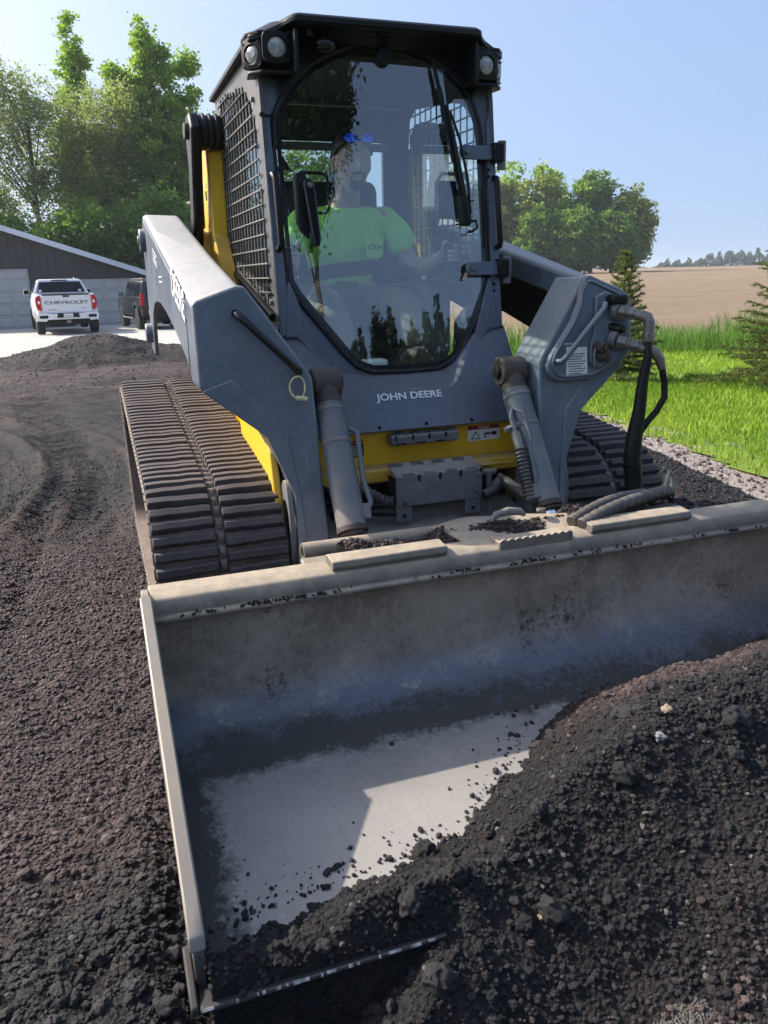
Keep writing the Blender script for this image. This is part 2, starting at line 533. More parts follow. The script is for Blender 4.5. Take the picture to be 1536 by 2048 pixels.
def wet_drive(x, y):
    """1 = freshly milled black, 0 = dried reddish crust"""
    w = 0.18 + 0.22 * fbm(x * 1.6, y * 1.6, 3, 77)
    w = w + 0.75 * sstep(-1.15, -1.55, y) * sstep(-1.75, -1.2, x)
    w = w + 0.9 * sstep(-1.45, -1.75, y - 0.2 * (x + 1.4))
    w = w + 0.62 * sstep(1.3, 2.6, y + .5 * vnoise(x, y, 4)) * (1 - sstep(8.0, 11.5, y + vnoise(x * .8, y * .8, 6)))
    w = w + 0.8 * sstep(1.5, 2.2, x) * sstep(9, 5, y)
    w = w - .45 * np.clip(drag(x, y), -.6, 1)
    return np.clip(w, 0, 1)


def mat_millings():
    m, nt, b, out = nodes('asphalt_millings')
    at = N(nt, 'ShaderNodeAttribute', attribute_name='wet')
    c = texco(nt)
    n1 = noise(nt, 60, 6, 0.75, c); n2 = noise(nt, 260, 4, 0.7, c); n3 = noise(nt, 5, 4, 0.6, c)
    dry = mix(nt, ramp(nt, n1, 0.3, 0.72), (0.022, 0.0155, 0.0155), (0.136, 0.088, 0.080))
    wet = mix(nt, ramp(nt, n1, 0.35, 0.75), (0.004, 0.0038, 0.004), (0.023, 0.0215, 0.0215))
    w = math_n(nt, 'ADD', at.outputs['Fac'], math_n(nt, 'MULTIPLY', math_n(nt, 'SUBTRACT', n3, 0.5), 0.8), True)
    col = mix(nt, w, dry, wet)
    v = N(nt, 'ShaderNodeTexVoronoi', Scale=95.0); nt.links.new(c, v.inputs['Vector'])
    col = mix(nt, ramp(nt, n2, 0.70, 0.76), col, (0.19, 0.17, 0.155))
    nt.links.new(col, b.inputs['Base Color'])
    b.inputs['Roughness'].default_value = 0.82
    b.inputs['Specular IOR Level'].default_value = 0.35
    h = math_n(nt, 'ADD', math_n(nt, 'MULTIPLY', v.outputs['Distance'], -1.2), math_n(nt, 'MULTIPLY', n1, 1.3))
    bump(nt, b, h, 0.9, 0.012)
    return m


def mat_stone():
    m, nt, b, out = nodes('milled_stone')
    at = N(nt, 'ShaderNodeAttribute', attribute_name='wet', attribute_type='INSTANCER')
    at2 = N(nt, 'ShaderNodeAttribute', attribute_name='tint', attribute_type='INSTANCER')
    c = texco(nt, 'Object')
    n1 = noise(nt, 140, 4, 0.7, c)
    dry = mix(nt, at2.outputs['Fac'], (0.026, 0.0185, 0.0185), (0.180, 0.120, 0.107))
    wet = mix(nt, at2.outputs['Fac'], (0.004, 0.004, 0.0042), (0.030, 0.028, 0.028))
    col = mix(nt, at.outputs['Fac'], dry, wet)
    pale = ramp(nt, at2.outputs['Fac'], 0.972, 0.985)
    col = mix(nt, math_n(nt, 'MULTIPLY', pale, 0.8), col, (0.24, 0.21, 0.18))
    col = mix(nt, ramp(nt, n1, 0.35, 0.7), mix(nt, 0.4, col, (0, 0, 0)), col)
    nt.links.new(col, b.inputs['Base Color'])
    b.inputs['Roughness'].default_value = 0.62
    b.inputs['Specular IOR Level'].default_value = 0.5
    bump(nt, b, n1, 0.6, 0.004)
    return m


M_mill = mat_millings()
M_stone = mat_stone()


def stone_nodes(name, mat, variants=5, rough=0.42, sub=3):
    """instances crushed-stone shapes, grown here from ico spheres, on the points of the object itself"""
    ng = bpy.data.node_groups.new(name, 'GeometryNodeTree')
    ng.interface.new_socket('Geometry', in_out='INPUT', socket_type='NodeSocketGeometry')
    ng.interface.new_socket('Geometry', in_out='OUTPUT', socket_type='NodeSocketGeometry')
    gi = ng.nodes.new('NodeGroupInput'); go = ng.nodes.new('NodeGroupOutput')
    join = ng.nodes.new('GeometryNodeJoinGeometry')

    def attr(nm, ty):
        a = ng.nodes.new('GeometryNodeInputNamedAttribute'); a.data_type = ty; a.inputs['Name'].default_value = nm
        return [o for o in a.outputs if o.enabled][0] if any(o.enabled for o in a.outputs) else a.outputs[0]
    kid = attr('kid', 'INT'); scl = attr('scl', 'FLOAT_VECTOR'); rot = attr('rot', 'FLOAT_VECTOR')
    for k in range(variants):
        ico = ng.nodes.new('GeometryNodeMeshIcoSphere'); ico.inputs['Radius'].default_value = 1.0
        ico.inputs['Subdivisions'].default_value = sub
        pos = ng.nodes.new('GeometryNodeInputPosition')
        off = ng.nodes.new('ShaderNodeVectorMath'); off.operation = 'ADD'; off.inputs[1].default_value = (k * 7.3, k * 3.1, k * 1.7)
        nz = ng.nodes.new('ShaderNodeTexNoise'); nz.inputs['Scale'].default_value = 1.35; nz.inputs['Detail'].default_value = 4.0
        sb = ng.nodes.new('ShaderNodeVectorMath'); sb.operation = 'SUBTRACT'; sb.inputs[1].default_value = (.5, .5, .5)
        sc = ng.nodes.new('ShaderNodeVectorMath'); sc.operation = 'SCALE'; sc.inputs['Scale'].default_value = rough * 3
        sp = ng.nodes.new('GeometryNodeSetPosition')
        ng.links.new(pos.outputs[0], off.inputs[0]); ng.links.new(off.outputs[0], nz.inputs['Vector'])
        ng.links.new(nz.outputs['Color'], sb.inputs[0]); ng.links.new(sb.outputs[0], sc.inputs[0])
        ng.links.new(ico.outputs['Mesh'], sp.inputs['Geometry']); ng.links.new(sc.outputs[0], sp.inputs['Offset'])
        if sub > 3:
            ss = ng.nodes.new('GeometryNodeSetShadeSmooth'); ng.links.new(sp.outputs[0], ss.inputs['Geometry']); sp = ss
            nz.inputs['Detail'].default_value = 6.0; nz.inputs['Roughness'].default_value = .58
        sm = ng.nodes.new('GeometryNodeSetMaterial'); sm.inputs['Material'].default_value = mat
        ng.links.new(sp.outputs[0], sm.inputs['Geometry'])
        cmp_ = ng.nodes.new('FunctionNodeCompare'); cmp_.data_type = 'INT'; cmp_.operation = 'EQUAL'
        ints = [s for s in cmp_.inputs if s.type == 'INT']
        ng.links.new(kid, ints[0]); ints[1].default_value = k
        iop = ng.nodes.new('GeometryNodeInstanceOnPoints')
        ng.links.new(gi.outputs[0], iop.inputs['Points']); ng.links.new(cmp_.outputs[0], iop.inputs['Selection'])
        ng.links.new(sm.outputs[0], iop.inputs['Instance'])
        ng.links.new(rot, iop.inputs['Rotation']); ng.links.new(scl, iop.inputs['Scale'])
        ng.links.new(iop.outputs[0], join.inputs[0])
    ng.links.new(join.outputs[0], go.inputs[0])
    return ng


NG_STONE = stone_nodes('crushed_stones', M_stone)
NG_LUMP = stone_nodes('asphalt_lumps', M_stone, rough=0.46, sub=4)


def scatter(name, P, size, wet, tint=None, ng=None, flat=0.75, parent=None):
    n = len(P)
    me = bpy.data.meshes.new(name)
    me.vertices.add(n); me.vertices.foreach_set('co', np.asarray(P, np.float32).ravel())
    s3 = np.asarray(size)[:, None] * rng.uniform(0.65, 1.25, (n, 3)); s3[:, 2] *= flat

    def av(nm, ty, arr, key):
        a = me.attributes.new(nm, ty, 'POINT'); a.data.foreach_set(key, np.ascontiguousarray(arr).ravel())
    av('scl', 'FLOAT_VECTOR', s3.astype(np.float32), 'vector')
    av('rot', 'FLOAT_VECTOR', np.stack([rng.uniform(-.5, .5, n), rng.uniform(-.5, .5, n), rng.uniform(0, 6.28, n)], -1).astype(np.float32), 'vector')
    av('kid', 'INT', rng.integers(0, 5, n).astype(np.int32), 'value')
    av('wet', 'FLOAT', np.asarray(wet, np.float32), 'value')
    if tint is None:
        tint = rng.uniform(0, 1, n); tint = np.where(np.asarray(size) > .009, tint * .93, tint)
    av('tint', 'FLOAT', (rng.uniform(0, 1, n) if tint is None else tint).astype(np.float32), 'value')
    me.materials.append(M_stone)
    o = bpy.data.objects.new(name, me); COL.objects.link(o)
    md = o.modifiers.new('stones', 'NODES'); md.node_group = ng or NG_STONE
    if parent: setpar(o, parent)
    return o


def pts_in(n, x0, x1, y0, y1, keep=None):
    P = np.stack([rng.uniform(x0, x1, n), rng.uniform(y0, y1, n)], -1)
    if keep is not None: P = P[keep(P[:, 0], P[:, 1])]
    return P


# driveway ------------------------------------------------------------------
dx = axis([(-14, -5, .3), (-5, -2.6, .05), (-2.6, -0.9, 0.016), (-0.9, 1.9, .04), (1.9, 3.2, 0.025), (3.2, 4.4, .06)])
dy = axis([(-6, -3, .2), (-3, -2.2, .05), (-2.2, 3.2, 0.016), (3.2, 9, .035), (9, 17.2, .09)])
drive = grid_mesh('driveway', dx, dy, h_drive, M_mill,
                  keep=lambda x, y: (x < xedge(y) + 0.10 * vnoise(y * 3, y * 0 + x * 3, 8)) & (y < 16.6 + 0.5 * vnoise(x * .7, x * 0, 12)),
                  attrs={'wet': wet_drive})
tag(drive, kind='structure')

# loose stones lying on the driveway
L = []
for (n, x0, x1, y0, y1, lo, hi) in ((26000, -2.0, -0.95, -2.3, -0.6, .0025, .008), (1100, -2.0, -1.0, -2.3, -1.0, .008, .016),
                                    (20000, -2.3, -1.0, -0.6, 1.2, .003, .009), (9000, -3.0, -1.0, 1.2, 4.0, .003, .008),
                                    (2500, -5.0, 1.2, 4.0, 9.0, .004, .010), (5000, -6, 2.8, 9, 16.4, .008, .020),
                                    (9000, 1.0, 3.0, -1.0, 3.0, .005, .014), (2500, 1.0, 3.3, 3.0, 7.0, .008, .018)):
    P = pts_in(n, x0, x1, y0, y1, lambda x, y: (x < xedge(y) - .02))
    sz = lo * (hi / lo) ** (rng.uniform(0, 1, len(P)) ** 1.8)
    L.append((P, sz))
big = pts_in(110, -1.95, -1.09, -2.3, -1.28, lambda x, y: vnoise(x * 3 + 4, y * 3, 3) > -0.35)
P = np.concatenate([a for a, _ in L]); S = np.concatenate([b for _, b in L])
Z = h_drive(P[:, 0], P[:, 1]) + S * rng.uniform(-.25, .4, len(P))
stones = scatter('loose_millings', np.column_stack([P, Z]), S, np.clip(wet_drive(P[:, 0], P[:, 1]) + rng.normal(0, .18, len(P)), 0, 1))
bz_ = rng.uniform(.013, .030, len(big))
lumps = scatter('asphalt_lumps', np.column_stack([big, h_drive(big[:, 0], big[:, 1]) + bz_ * .25]), bz_, np.clip(wet_drive(big[:, 0], big[:, 1]) + .1, 0, 1), ng=NG_LUMP)
tag(lumps, 'rounded lumps of black asphalt on the ground left of the bucket', 'millings', kind='stuff')
tag(stones, 'loose crumbs and clumps of milled asphalt scattered over the driveway', 'gravel', kind='stuff')

# heap in front of and inside the bucket -------------------------------------
PE_X = [-1.06, -.88, -.72, -.55, -.437, -.348, -.151, -.022, .15, .5, 1.1, 2.2]
PE_Y = [-1.655, -1.634, -1.604, -1.586, -1.577, -1.473, -1.317, -1.173, -1.10, -1.06, -1.03, -1.0]
CAP_X = [-1.06, -.75, -.5, -.3, 0, .4, .8, 1.2, 2.2]
CAP_Z = [.155, .168, .195, .235, .285, .345, .385, .40, .38]
FLOOR = 0.075


def h_heap(x, y):
    ye = np.interp(x, PE_X, PE_Y) + 0.035 * fbm(x * 6, y * 6, 3, 31)
    cap = np.interp(x, CAP_X, CAP_Z) + 0.03 * fbm(x * 3, y * 3, 3, 33)
    up = FLOOR - 0.02 + 0.62 * (ye - y)
    yf = np.interp(x, [-1.1, -.5, 0, .6, 1.4], [-1.85, -1.70, -1.66, -1.68, -1.8])
    down = cap - np.interp(x, [-.6, 0, .8], [.62, .52, .45]) * (yf - y)
    # toe of the load on the lip of the bucket, and the heap's own left flank outside it
    lip = .092 + 1.1 * (y + 1.832 + .012 * vnoise(x * 30, x * 0, 44))
    flank = -.06 + .75 * (x + .80 - .5 * (y + 1.84)) + .02 * vnoise(x * 9, y * 9, 45)
    down = np.minimum(down, np.maximum(np.where(y > -1.835, lip, -1), np.where((x > -.9), flank, -1)))
    k = 0.035
    a = np.minimum(up, cap); d = np.abs(up - cap); a = a - np.clip(k * 1.5 - d, 0, 1) ** 2 / (6 * k)
    b = np.minimum(a, down)
    z = b + 0.007 * fbm(x * 14, y * 14, 4, 35) + 0.004 * fbm(x * 50, y * 50, 2, 36)
    return z


def wet_heap(x, y):
    w = 0.88 + 0.2 * fbm(x * 2.5, y * 2.5, 3, 61)
    crest = np.exp(-((y + 1.36 + .10 * (x - .3)) / 0.13) ** 2) * sstep(-.2, .15, x)
    return np.clip(w - 1.1 * crest * (0.8 + .4 * fbm(x * 6, y * 6, 2, 62)) - 0.25 * sstep(.1, .5, fbm(x * 1.7 + 4, y * 1.7, 2, 64)), 0, 1)


def heap_zone(x, y):
    inb = (y > -1.834) & (x > -1.052) & (x < 1.045)          # over the bucket floor
    outb = (x > -0.80) & (x < 2.3) & (y < -1.80) | (x > -.5) & (x < 2.3)
    return (inb | outb) & (h_heap(x, y) > np.where(y > -1.80, FLOOR - .012, -.05)) & (y < -0.985)


hx = axis([(-1.06, 1.06, 0.014), (1.06, 2.3, .05)])
hy = axis([(-3.3, -2.4, .04), (-2.4, -0.98, 0.014)])
heap = grid_mesh('millings_heap', hx, hy, h_heap, M_mill, keep=heap_zone, attrs={'wet': wet_heap})
tag(heap, 'large heap of black asphalt millings filling the bucket and spilling out in front', 'millings', kind='stuff')
HP = []
for (n, lo, hi, pw) in ((44000, .0025, .0075, 1.6), (1700, .007, .014, 1.8)):
    P = pts_in(n, -1.05, 1.5, -2.6, -0.99, heap_zone)
    HP.append((P, lo * (hi / lo) ** (rng.uniform(0, 1, len(P)) ** pw)))
P = np.concatenate([a for a, _ in HP]); S = np.concatenate([b for _, b in HP])
Z = h_heap(P[:, 0], P[:, 1]) + S * rng.uniform(-.3, .4, len(P))
ok = np.isfinite(Z)
hs = scatter('heap_crumbs', np.column_stack([P, Z])[ok], S[ok], np.clip(wet_heap(P[:, 0], P[:, 1]) + rng.normal(0, .12, len(P)), 0, 1)[ok])
tag(hs, 'loose crumbs and lumps of black asphalt covering the heap at the bucket', 'millings', kind='stuff')
P = pts_in(110, -1.02, 1.5, -2.6, -1.1, heap_zone); S = .014 * 2.3 ** rng.uniform(0, 1, len(P))
o = scatter('heap_lumps', np.column_stack([P, h_heap(P[:, 0], P[:, 1]) + S * .2]), S, np.clip(wet_heap(P[:, 0], P[:, 1]), 0, 1), ng=NG_LUMP)
tag(o, 'bigger rounded lumps of asphalt on the heap at the bucket', 'millings', kind='stuff')
# crumbs spilled on the bare floor of the bucket
P = pts_in(6000, -1.03, .35, -1.66, -1.02)
ye = np.interp(P[:, 0], PE_X, PE_Y)
dd = P[:, 1] - ye
P = P[(dd > -.01) & (rng.uniform(0, 1, len(P)) < np.exp(-dd / .035) * .8 + .05 * (vnoise(P[:, 0] * 4, P[:, 1] * 4, 3) > .1))]
S = .0016 * (5.5) ** (rng.uniform(0, 1, len(P)) ** 2.2)
fc = scatter('floor_crumbs', np.column_stack([P, np.full(len(P), FLOOR + .001) + S * .3 + np.clip(-1.22 - P[:, 1], -1, 0) ** 2 * .9]), S, np.full(len(P), .8))
tag(fc, 'small asphalt crumbs spilled on the bare steel bucket floor', 'millings', kind='stuff')

# bottom edge of the picture: pale old gravel below the heap
gxs = axis([(-1.2, 1.2, .02)]); gys = axis([(-2.9, -1.95, .02)])


def mat_gravel(name, c0, c1, sc=120):
    m, nt, b, out = nodes(name)
    c = texco(nt)
    n1 = noise(nt, sc, 5, 0.7, c); v = N(nt, 'ShaderNodeTexVoronoi', Scale=float(sc)); nt.links.new(c, v.inputs['Vector'])
    col = mix(nt, ramp(nt, v.outputs['Color'], 0.1, 0.9), c0, c1)
    col = mix(nt, ramp(nt, n1, 0.3, 0.6), mix(nt, 0.5, col, (0.03, 0.025, 0.02)), col)
    nt.links.new(col, b.inputs['Base Color']); b.inputs['Roughness'].default_value = 0.9
    bump(nt, b, v.outputs['Distance'], 1.0, 0.01)
    return m


M_gravel = mat_gravel('old_gravel', (0.07, 0.06, 0.052), (0.15, 0.13, 0.11), 190)
og = grid_mesh('gravel_patch', gxs, gys, lambda x, y: h_drive(x, y) + .012 + .006 * fbm(x * 20, y * 20, 3, 5), M_gravel,
               keep=lambda x, y: (fbm(x * 3.2, y * 3.2, 3, 91) + 0.5 * sstep(-2.02, -2.12, y) + .2 * sstep(-.6, -.3, x) > 0.55))
tag(og, kind='structure')
P = pts_in(3800, -.9, .9, -2.75, -1.96, lambda x, y: fbm(x * 3.2, y * 3.2, 3, 91) + 0.5 * sstep(-2.02, -2.12, y) + .2 * sstep(-.6, -.3, x) > 0.46)
S = .0022 * 4 ** (rng.uniform(0, 1, len(P)) ** 1.8)
o = scatter('pale_pebbles', np.column_stack([P, np.maximum(h_drive(P[:, 0], P[:, 1]) + .014, h_heap(P[:, 0], P[:, 1]) * (P[:, 0] > -.7)) + S * .3]), S, np.full(len(P), .1), tint=rng.uniform(.55, 1.0, len(P)))
tag(o, 'pale old gravel showing at the foot of the heap', 'gravel', kind='stuff')

# background heap ------------------------------------------------------------
BX, BY = -1.0, 14.6


def h_bheap(x, y):
    r = np.hypot((x - BX) / 1.15, (y - BY) / 1.0) + .18 * vnoise(x * 1.3, y * 1.3, 81)
    top = 0.62 * np.clip(1 - r / 2.1, 0, 1)
    top = np.where(top > .5, .5 + (top - .5) * .5, top)
    r2 = np.hypot((x - BX - 2.1) / 1.3, (y - BY + .4))
    top = np.maximum(top, .36 * np.clip(1 - r2 / 1.7, 0, 1))
    return T(x, y) - .03 + top + .03 * fbm(x * 4, y * 4, 4, 83)


bh = grid_mesh('millings_mound', np.arange(-4.4, 3.6, .05), np.arange(11.8, 17.4, .05), h_bheap, M_mill,
               keep=lambda x, y: h_bheap(x, y) > T(x, y) + .0, attrs={'wet': lambda x, y: np.full_like(x, .85) + .3 * vnoise(x * 2, y * 2, 5)})
tag(bh, 'mound of dark millings dumped behind the loader near the white pickup', 'millings', kind='stuff')
P = pts_in(6000, -4, 3, 12.2, 17); zz = h_bheap(P[:, 0], P[:, 1]); k = zz > T(P[:, 0], P[:, 1]) + .05
P = P[k]; S = .007 * 3 ** (rng.uniform(0, 1, len(P)) ** 2)
bs = scatter('mound_crumbs', np.column_stack([P, zz[k] + S * .2]), S, np.clip(rng.normal(.8, .2, len(P)), 0, 1))
tag(bs, 'lumps of milled asphalt on the mound near the white pickup', 'millings', kind='stuff')

# concrete apron --------------------------------------------------------------
def mat_concrete():
    m, nt, b, out = nodes('apron_concrete')
    c = texco(nt)
    mp = N(nt, 'ShaderNodeMapping'); mp.inputs['Scale'].default_value = (.35, 2.2, 1); mp.inputs['Rotation'].default_value = (0, 0, .3)
    nt.links.new(c, mp.inputs[0])
    f = noise(nt, 1.2, 6, .65, mp.outputs[0]); f2 = noise(nt, 9, 5, .7, c)
    col = mix(nt, ramp(nt, f, .35, .68), (.40, .37, .32), (.56, .53, .48))
    col = mix(nt, math_n(nt, 'MULTIPLY', ramp(nt, f2, .5, .8), .35), col, (.30, .27, .23))
    nt.links.new(col, b.inputs['Base Color']); b.inputs['Roughness'].default_value = .85
    return m


M_conc = mat_concrete()
ap = thing('concrete_apron', (0, 26, T(0, 26)), None, None)
ap['kind'] = 'structure'
mb = MB()
slabs = []
for i, (xa, xb) in enumerate(((-22, -16.5), (-16.5, -11), (-11, -5.5), (-5.5, 0), (0, 5.5), (5.5, 11))):
    for j, (ya, yb) in enumerate(((15.6, 20.6), (20.6, 25.6), (25.6, 30.6), (30.6, 36.0))):
        g = .008
        za, zb = float(T(0, ya)) - .01, float(T(0, yb)) - .01
        vs = [(xa + g, ya + g, za), (xb - g, ya + g, za), (xb - g, yb - g, zb), (xa + g, yb - g, zb)]
        vs += [(x, y, z - .12) for x, y, z in vs]
        MB().add(vs, [(0, 1, 2, 3), (0, 4, 5, 1), (1, 5, 6, 2), (2, 6, 7, 3), (3, 7, 4, 0)]).build('slab', M_conc, ap, 0.006)

# lawn, gravel verge, field -----------------------------------------------------
def mat_lawn():
    m, nt, b, out = nodes('lawn_turf')
    c = texco(nt)
    f = noise(nt, 1.1, 5, .65, c); f2 = noise(nt, 40, 4, .7, c)
    col = mix(nt, ramp(nt, f, .35, .7), (.12, .20, .014), (.26, .34, .030))
    col = mix(nt, math_n(nt, 'MULTIPLY', ramp(nt, f2, .45, .8), .5), col, (.05, .08, .012))
    nt.links.new(col, b.inputs['Base Color']); b.inputs['Roughness'].default_value = .8
    bump(nt, b, f2, .8, .03)
    return m


lx = axis([(2.0, 5, .08), (5, 12, .25), (12, 40, 1.0)]); ly = axis([(-4, 6, .08), (6, 14, .2)])
lawn = grid_mesh('lawn', lx, ly, lambda x, y: T(x, y) - .012 + .012 * fbm(x * 1.5, y * 1.5, 3, 51), mat_lawn(),
                 keep=lambda x, y: (x > xedge(y) + .36 + .16 * fbm(x * 2.2, y * 2.2, 3, 52)) & (q_(x, y) < 12.6))
tag(lawn, kind='structure')
M_verge = mat_gravel('verge_gravel', (0.20, 0.165, 0.14), (0.46, 0.40, 0.36), 70)
vg = grid_mesh('gravel_verge', axis([(1.9, 4.9, .05)]), axis([(-4, 13, .06)]), lambda x, y: T(x, y) - .02 + .010 * fbm(x * 7, y * 7, 4, 54), M_verge,
               keep=lambda x, y: (x > xedge(y) - .25) & (x < xedge(y) + .75))
tag(vg, kind='structure')
P = pts_in(5200, 2.2, 4.2, -1, 7, lambda x, y: (x > xedge(y) - .05) & (x < xedge(y) + .38 + .12 * vnoise(y * 2, x, 4)))
S = .005 * 3.6 ** (rng.uniform(0, 1, len(P)) ** 1.7)
vs_ = scatter('verge_stones', np.column_stack([P, T(P[:, 0], P[:, 1]) - .018 + S * .3]), S, np.zeros(len(P)), tint=rng.uniform(.8, 1.0, len(P)))
tag(vs_, 'pale loose gravel along the edge between driveway and lawn', 'gravel', kind='stuff')


def mat_field():
    m, nt, b, out = nodes('tilled_soil')
    c = texco(nt)
    mp = N(nt, 'ShaderNodeMapping'); mp.inputs['Rotation'].default_value = (0, 0, .29); mp.inputs['Scale'].default_value = (.25, 1.6, 1)
    nt.links.new(c, mp.inputs[0])
    f = noise(nt, .35, 5, .6, mp.outputs[0]); f2 = noise(nt, 5, 6, .75, c); f3 = noise(nt, .05, 3, .5, c)
    col = mix(nt, ramp(nt, f, .3, .7), (.225, .155, .088), (.305, .22, .135))
    col = mix(nt, math_n(nt, 'MULTIPLY', ramp(nt, f2, .4, .75), .45), col, (.16, .10, .07))
    col = mix(nt, math_n(nt, 'MULTIPLY', ramp(nt, f3, .4, .7), .25), col, (.31, .22, .155))
    nt.links.new(col, b.inputs['Base Color']); b.inputs['Roughness'].default_value = .95
    bump(nt, b, f2, 1.0, .12)
    return m


fx = axis([(2, 40, 1), (40, 160, 4), (160, 620, 15)]); fy = axis([(-60, 10, 3), (10, 40, .6), (40, 160, 4), (160, 620, 15)])
field = grid_mesh('field', fx, fy, lambda x, y: T(x, y) - .03 + .05 * fbm(x * .5, y * .5, 3, 57) * sstep(0, 5, q_(x, y) - 11), mat_field(),
                  keep=lambda x, y: (q_(x, y) > 12.0))
tag(field, kind='structure')


# grass blades -------------------------------------------------------------------
def mat_blades(name, c0, c1, tr=.35):
    m, nt, b, out = nodes(name)
    at = N(nt, 'ShaderNodeAttribute', attribute_name='tint')
    col = mix(nt, at.outputs['Fac'], c0, c1)
    nt.links.new(col, b.inputs['Base Color']); b.inputs['Roughness'].default_value = .6
    b.inputs['Specular IOR Level'].default_value = .25
    t = N(nt, 'ShaderNodeBsdfTranslucent'); nt.links.new(col, t.inputs[0])
    ms = nt.nodes.new('ShaderNodeMixShader'); ms.inputs[0].default_value = tr
    nt.links.new(b.outputs[0], ms.inputs[1]); nt.links.new(t.outputs[0], ms.inputs[2]); nt.links.new(ms.outputs[0], out.inputs[0])
    return m


def blades(name, P, h, w, lean, mat, tint):
    """P (n,3) bases; each blade two quads tapering to a tip"""
    n = len(P)
    a = rng.uniform(0, 2 * np.pi, n); la = rng.uniform(0, 2 * np.pi, n)
    side = np.stack([np.cos(a), np.sin(a), np.zeros(n)], -1) * (w[:, None] / 2)
    ln = np.stack([np.cos(la), np.sin(la), np.zeros(n)], -1) * (lean * h)[:, None]
    up = np.zeros((n, 3)); up[:, 2] = h
    v0 = P - side; v1 = P + side
    mid = P + up * .55 + ln * .35
    v2 = mid + side * .7; v3 = mid - side * .7
    tip = P + up * .98 + ln
    v4 = tip + side * .12; v5 = tip - side * .12
    V = np.stack([v0, v1, v2, v3, v4, v5], 1).reshape(-1, 3)
    b = np.arange(n) * 6
    F = np.concatenate([np.stack([b, b + 1, b + 2, b + 3], -1), np.stack([b + 3, b + 2, b + 4, b + 5], -1)])
    return npmesh(name, V, F, mat, None, {'tint': np.repeat(tint, 6)})


M_blade = mat_blades('lawn_blades', (.115, .235, .016), (.37, .50, .05))
P = []
for (n, x0, x1, y0, y1) in ((30000, 2.6, 6.5, -.5, 5.5), (42000, 4, 13, 3, 12.5)):
    p = pts_in(n, x0, x1, y0, y1, lambda x, y: (x > xedge(y) + .34 + .2 * fbm(x * 2.2, y * 2.2, 3, 52)) & (q_(x, y) < 11.4))
    P.append(p)
P = np.concatenate(P)
dens = fbm(P[:, 0] * .9, P[:, 1] * .9, 3, 58)
ed = P[:, 0] - xedge(P[:, 1])
keepm = (rng.uniform(0, 1, len(P)) < np.clip(.35 + ed * .8, 0, 1))
P = P[keepm]; dens = dens[keepm]
hh = rng.uniform(.03, .075, len(P)); D = np.hypot(P[:, 0] - CAM.x, P[:, 1] - CAM.y)
o = blades('grass', np.column_stack([P, T(P[:, 0], P[:, 1]) - .01]), hh, .003 + .0011 * D, rng.uniform(.1, .6, len(P)), M_blade, np.clip(.5 + .3 * dens + rng.normal(0, .22, len(P)), 0, 1))
tag(o, 'short bright green mown grass of the lawn', 'grass', kind='stuff')

M_tall = mat_blades('tall_grass_blades', (.05, .14, .018), (.19, .34, .055), .45)
P = pts_in(30000, 3.5, 17, 3, 13.5, lambda x, y: (q_(x, y) > 10.75 + .25 * vnoise(x, y, 5)) & (q_(x, y) < 13.3))
hh = (.42 + .20 * fbm(P[:, 0] * .8, P[:, 1] * .8, 3, 59)) * rng.uniform(.6, 1.25, len(P)) * sstep(10.5, 11.4, q_(P[:, 0], P[:, 1]))
hh = np.clip(hh, .12, 1)
o = blades('tall_grass', np.column_stack([P, T(P[:, 0], P[:, 1]) - .02]), hh, rng.uniform(.012, .022, len(P)), rng.uniform(.05, .45, len(P)), M_tall, np.clip(rng.normal(.45, .25, len(P)) + .25 * fbm(P[:, 0], P[:, 1], 2, 9), 0, 1))
tag(o, 'unmown strip of tall green grass between lawn and field', 'grass', kind='stuff')
# ================================================================== track loader
loader = thing('track_loader', (0, 0.5, 0), 'yellow and slate-grey compact track loader with enclosed cab and wide front bucket', 'loader')


def ycab(z): return -0.017 + 0.1456 * (z - 1.117)
def yarm(z): return -0.33 - 0.13 * (1.245 - z)
def ypan(z): return -0.035 - 0.5463 * (1.06 - z)


# ---- chassis
ch = MB().prism_x([(-.14, .40), (-.15, .735), (-.03, .90), (.2, .925), (1.03, .925), (1.06, 1.13), (1.62, 1.12), (1.66, .35), (.2, .24)], -.545, .545).build('chassis', M_yellow, loader, .012)
MB().box(-.46, .46, -.235, -.145, .560, .612).build('ledge', M_yellow, ch, .008)
MB().prism_x([(-.52, .30), (-.50, .40), (-.18, .445), (-.14, .40), (-.14, .28)], -.40, .40).build('belly_plate', M_bracket, ch, .006)
MB().box(-.42, .42, -.153, -.148, .44, .555).build('opening', M_dark, ch)
for s in (-1, 1):   # side fender curving round behind the track
    MB().prism_x([(-.30, .30), (-.33, .52), (-.27, .72), (-.10, .86), (.3, .95), (.3, .3)], s * .548, s * .575).build('fender', M_yellow, ch, .006)
    fp = MB()
    ring = [( -.35 + .055 * math.cos(a), .47 + .10 * math.sin(a)) for a in [2 * math.pi * k / 24 for k in range(24)]]
    ring2 = [( -.35 + .072 * math.cos(a), .47 + .17 * math.sin(a)) for a in [2 * math.pi * k / 24 for k in range(24)]]
    xs = (s * .53, s * .548)
    fp.loft([[(xs[0], y, z) for y, z in ring2], [(xs[0], y, z) for y, z in ring], [(xs[1], y, z) for y, z in ring], [(xs[1], y, z) for y, z in ring2], [(xs[0], y, z) for y, z in ring2]], True, False)
    fp.build('stop_plate', M_bracket, ch, .002)
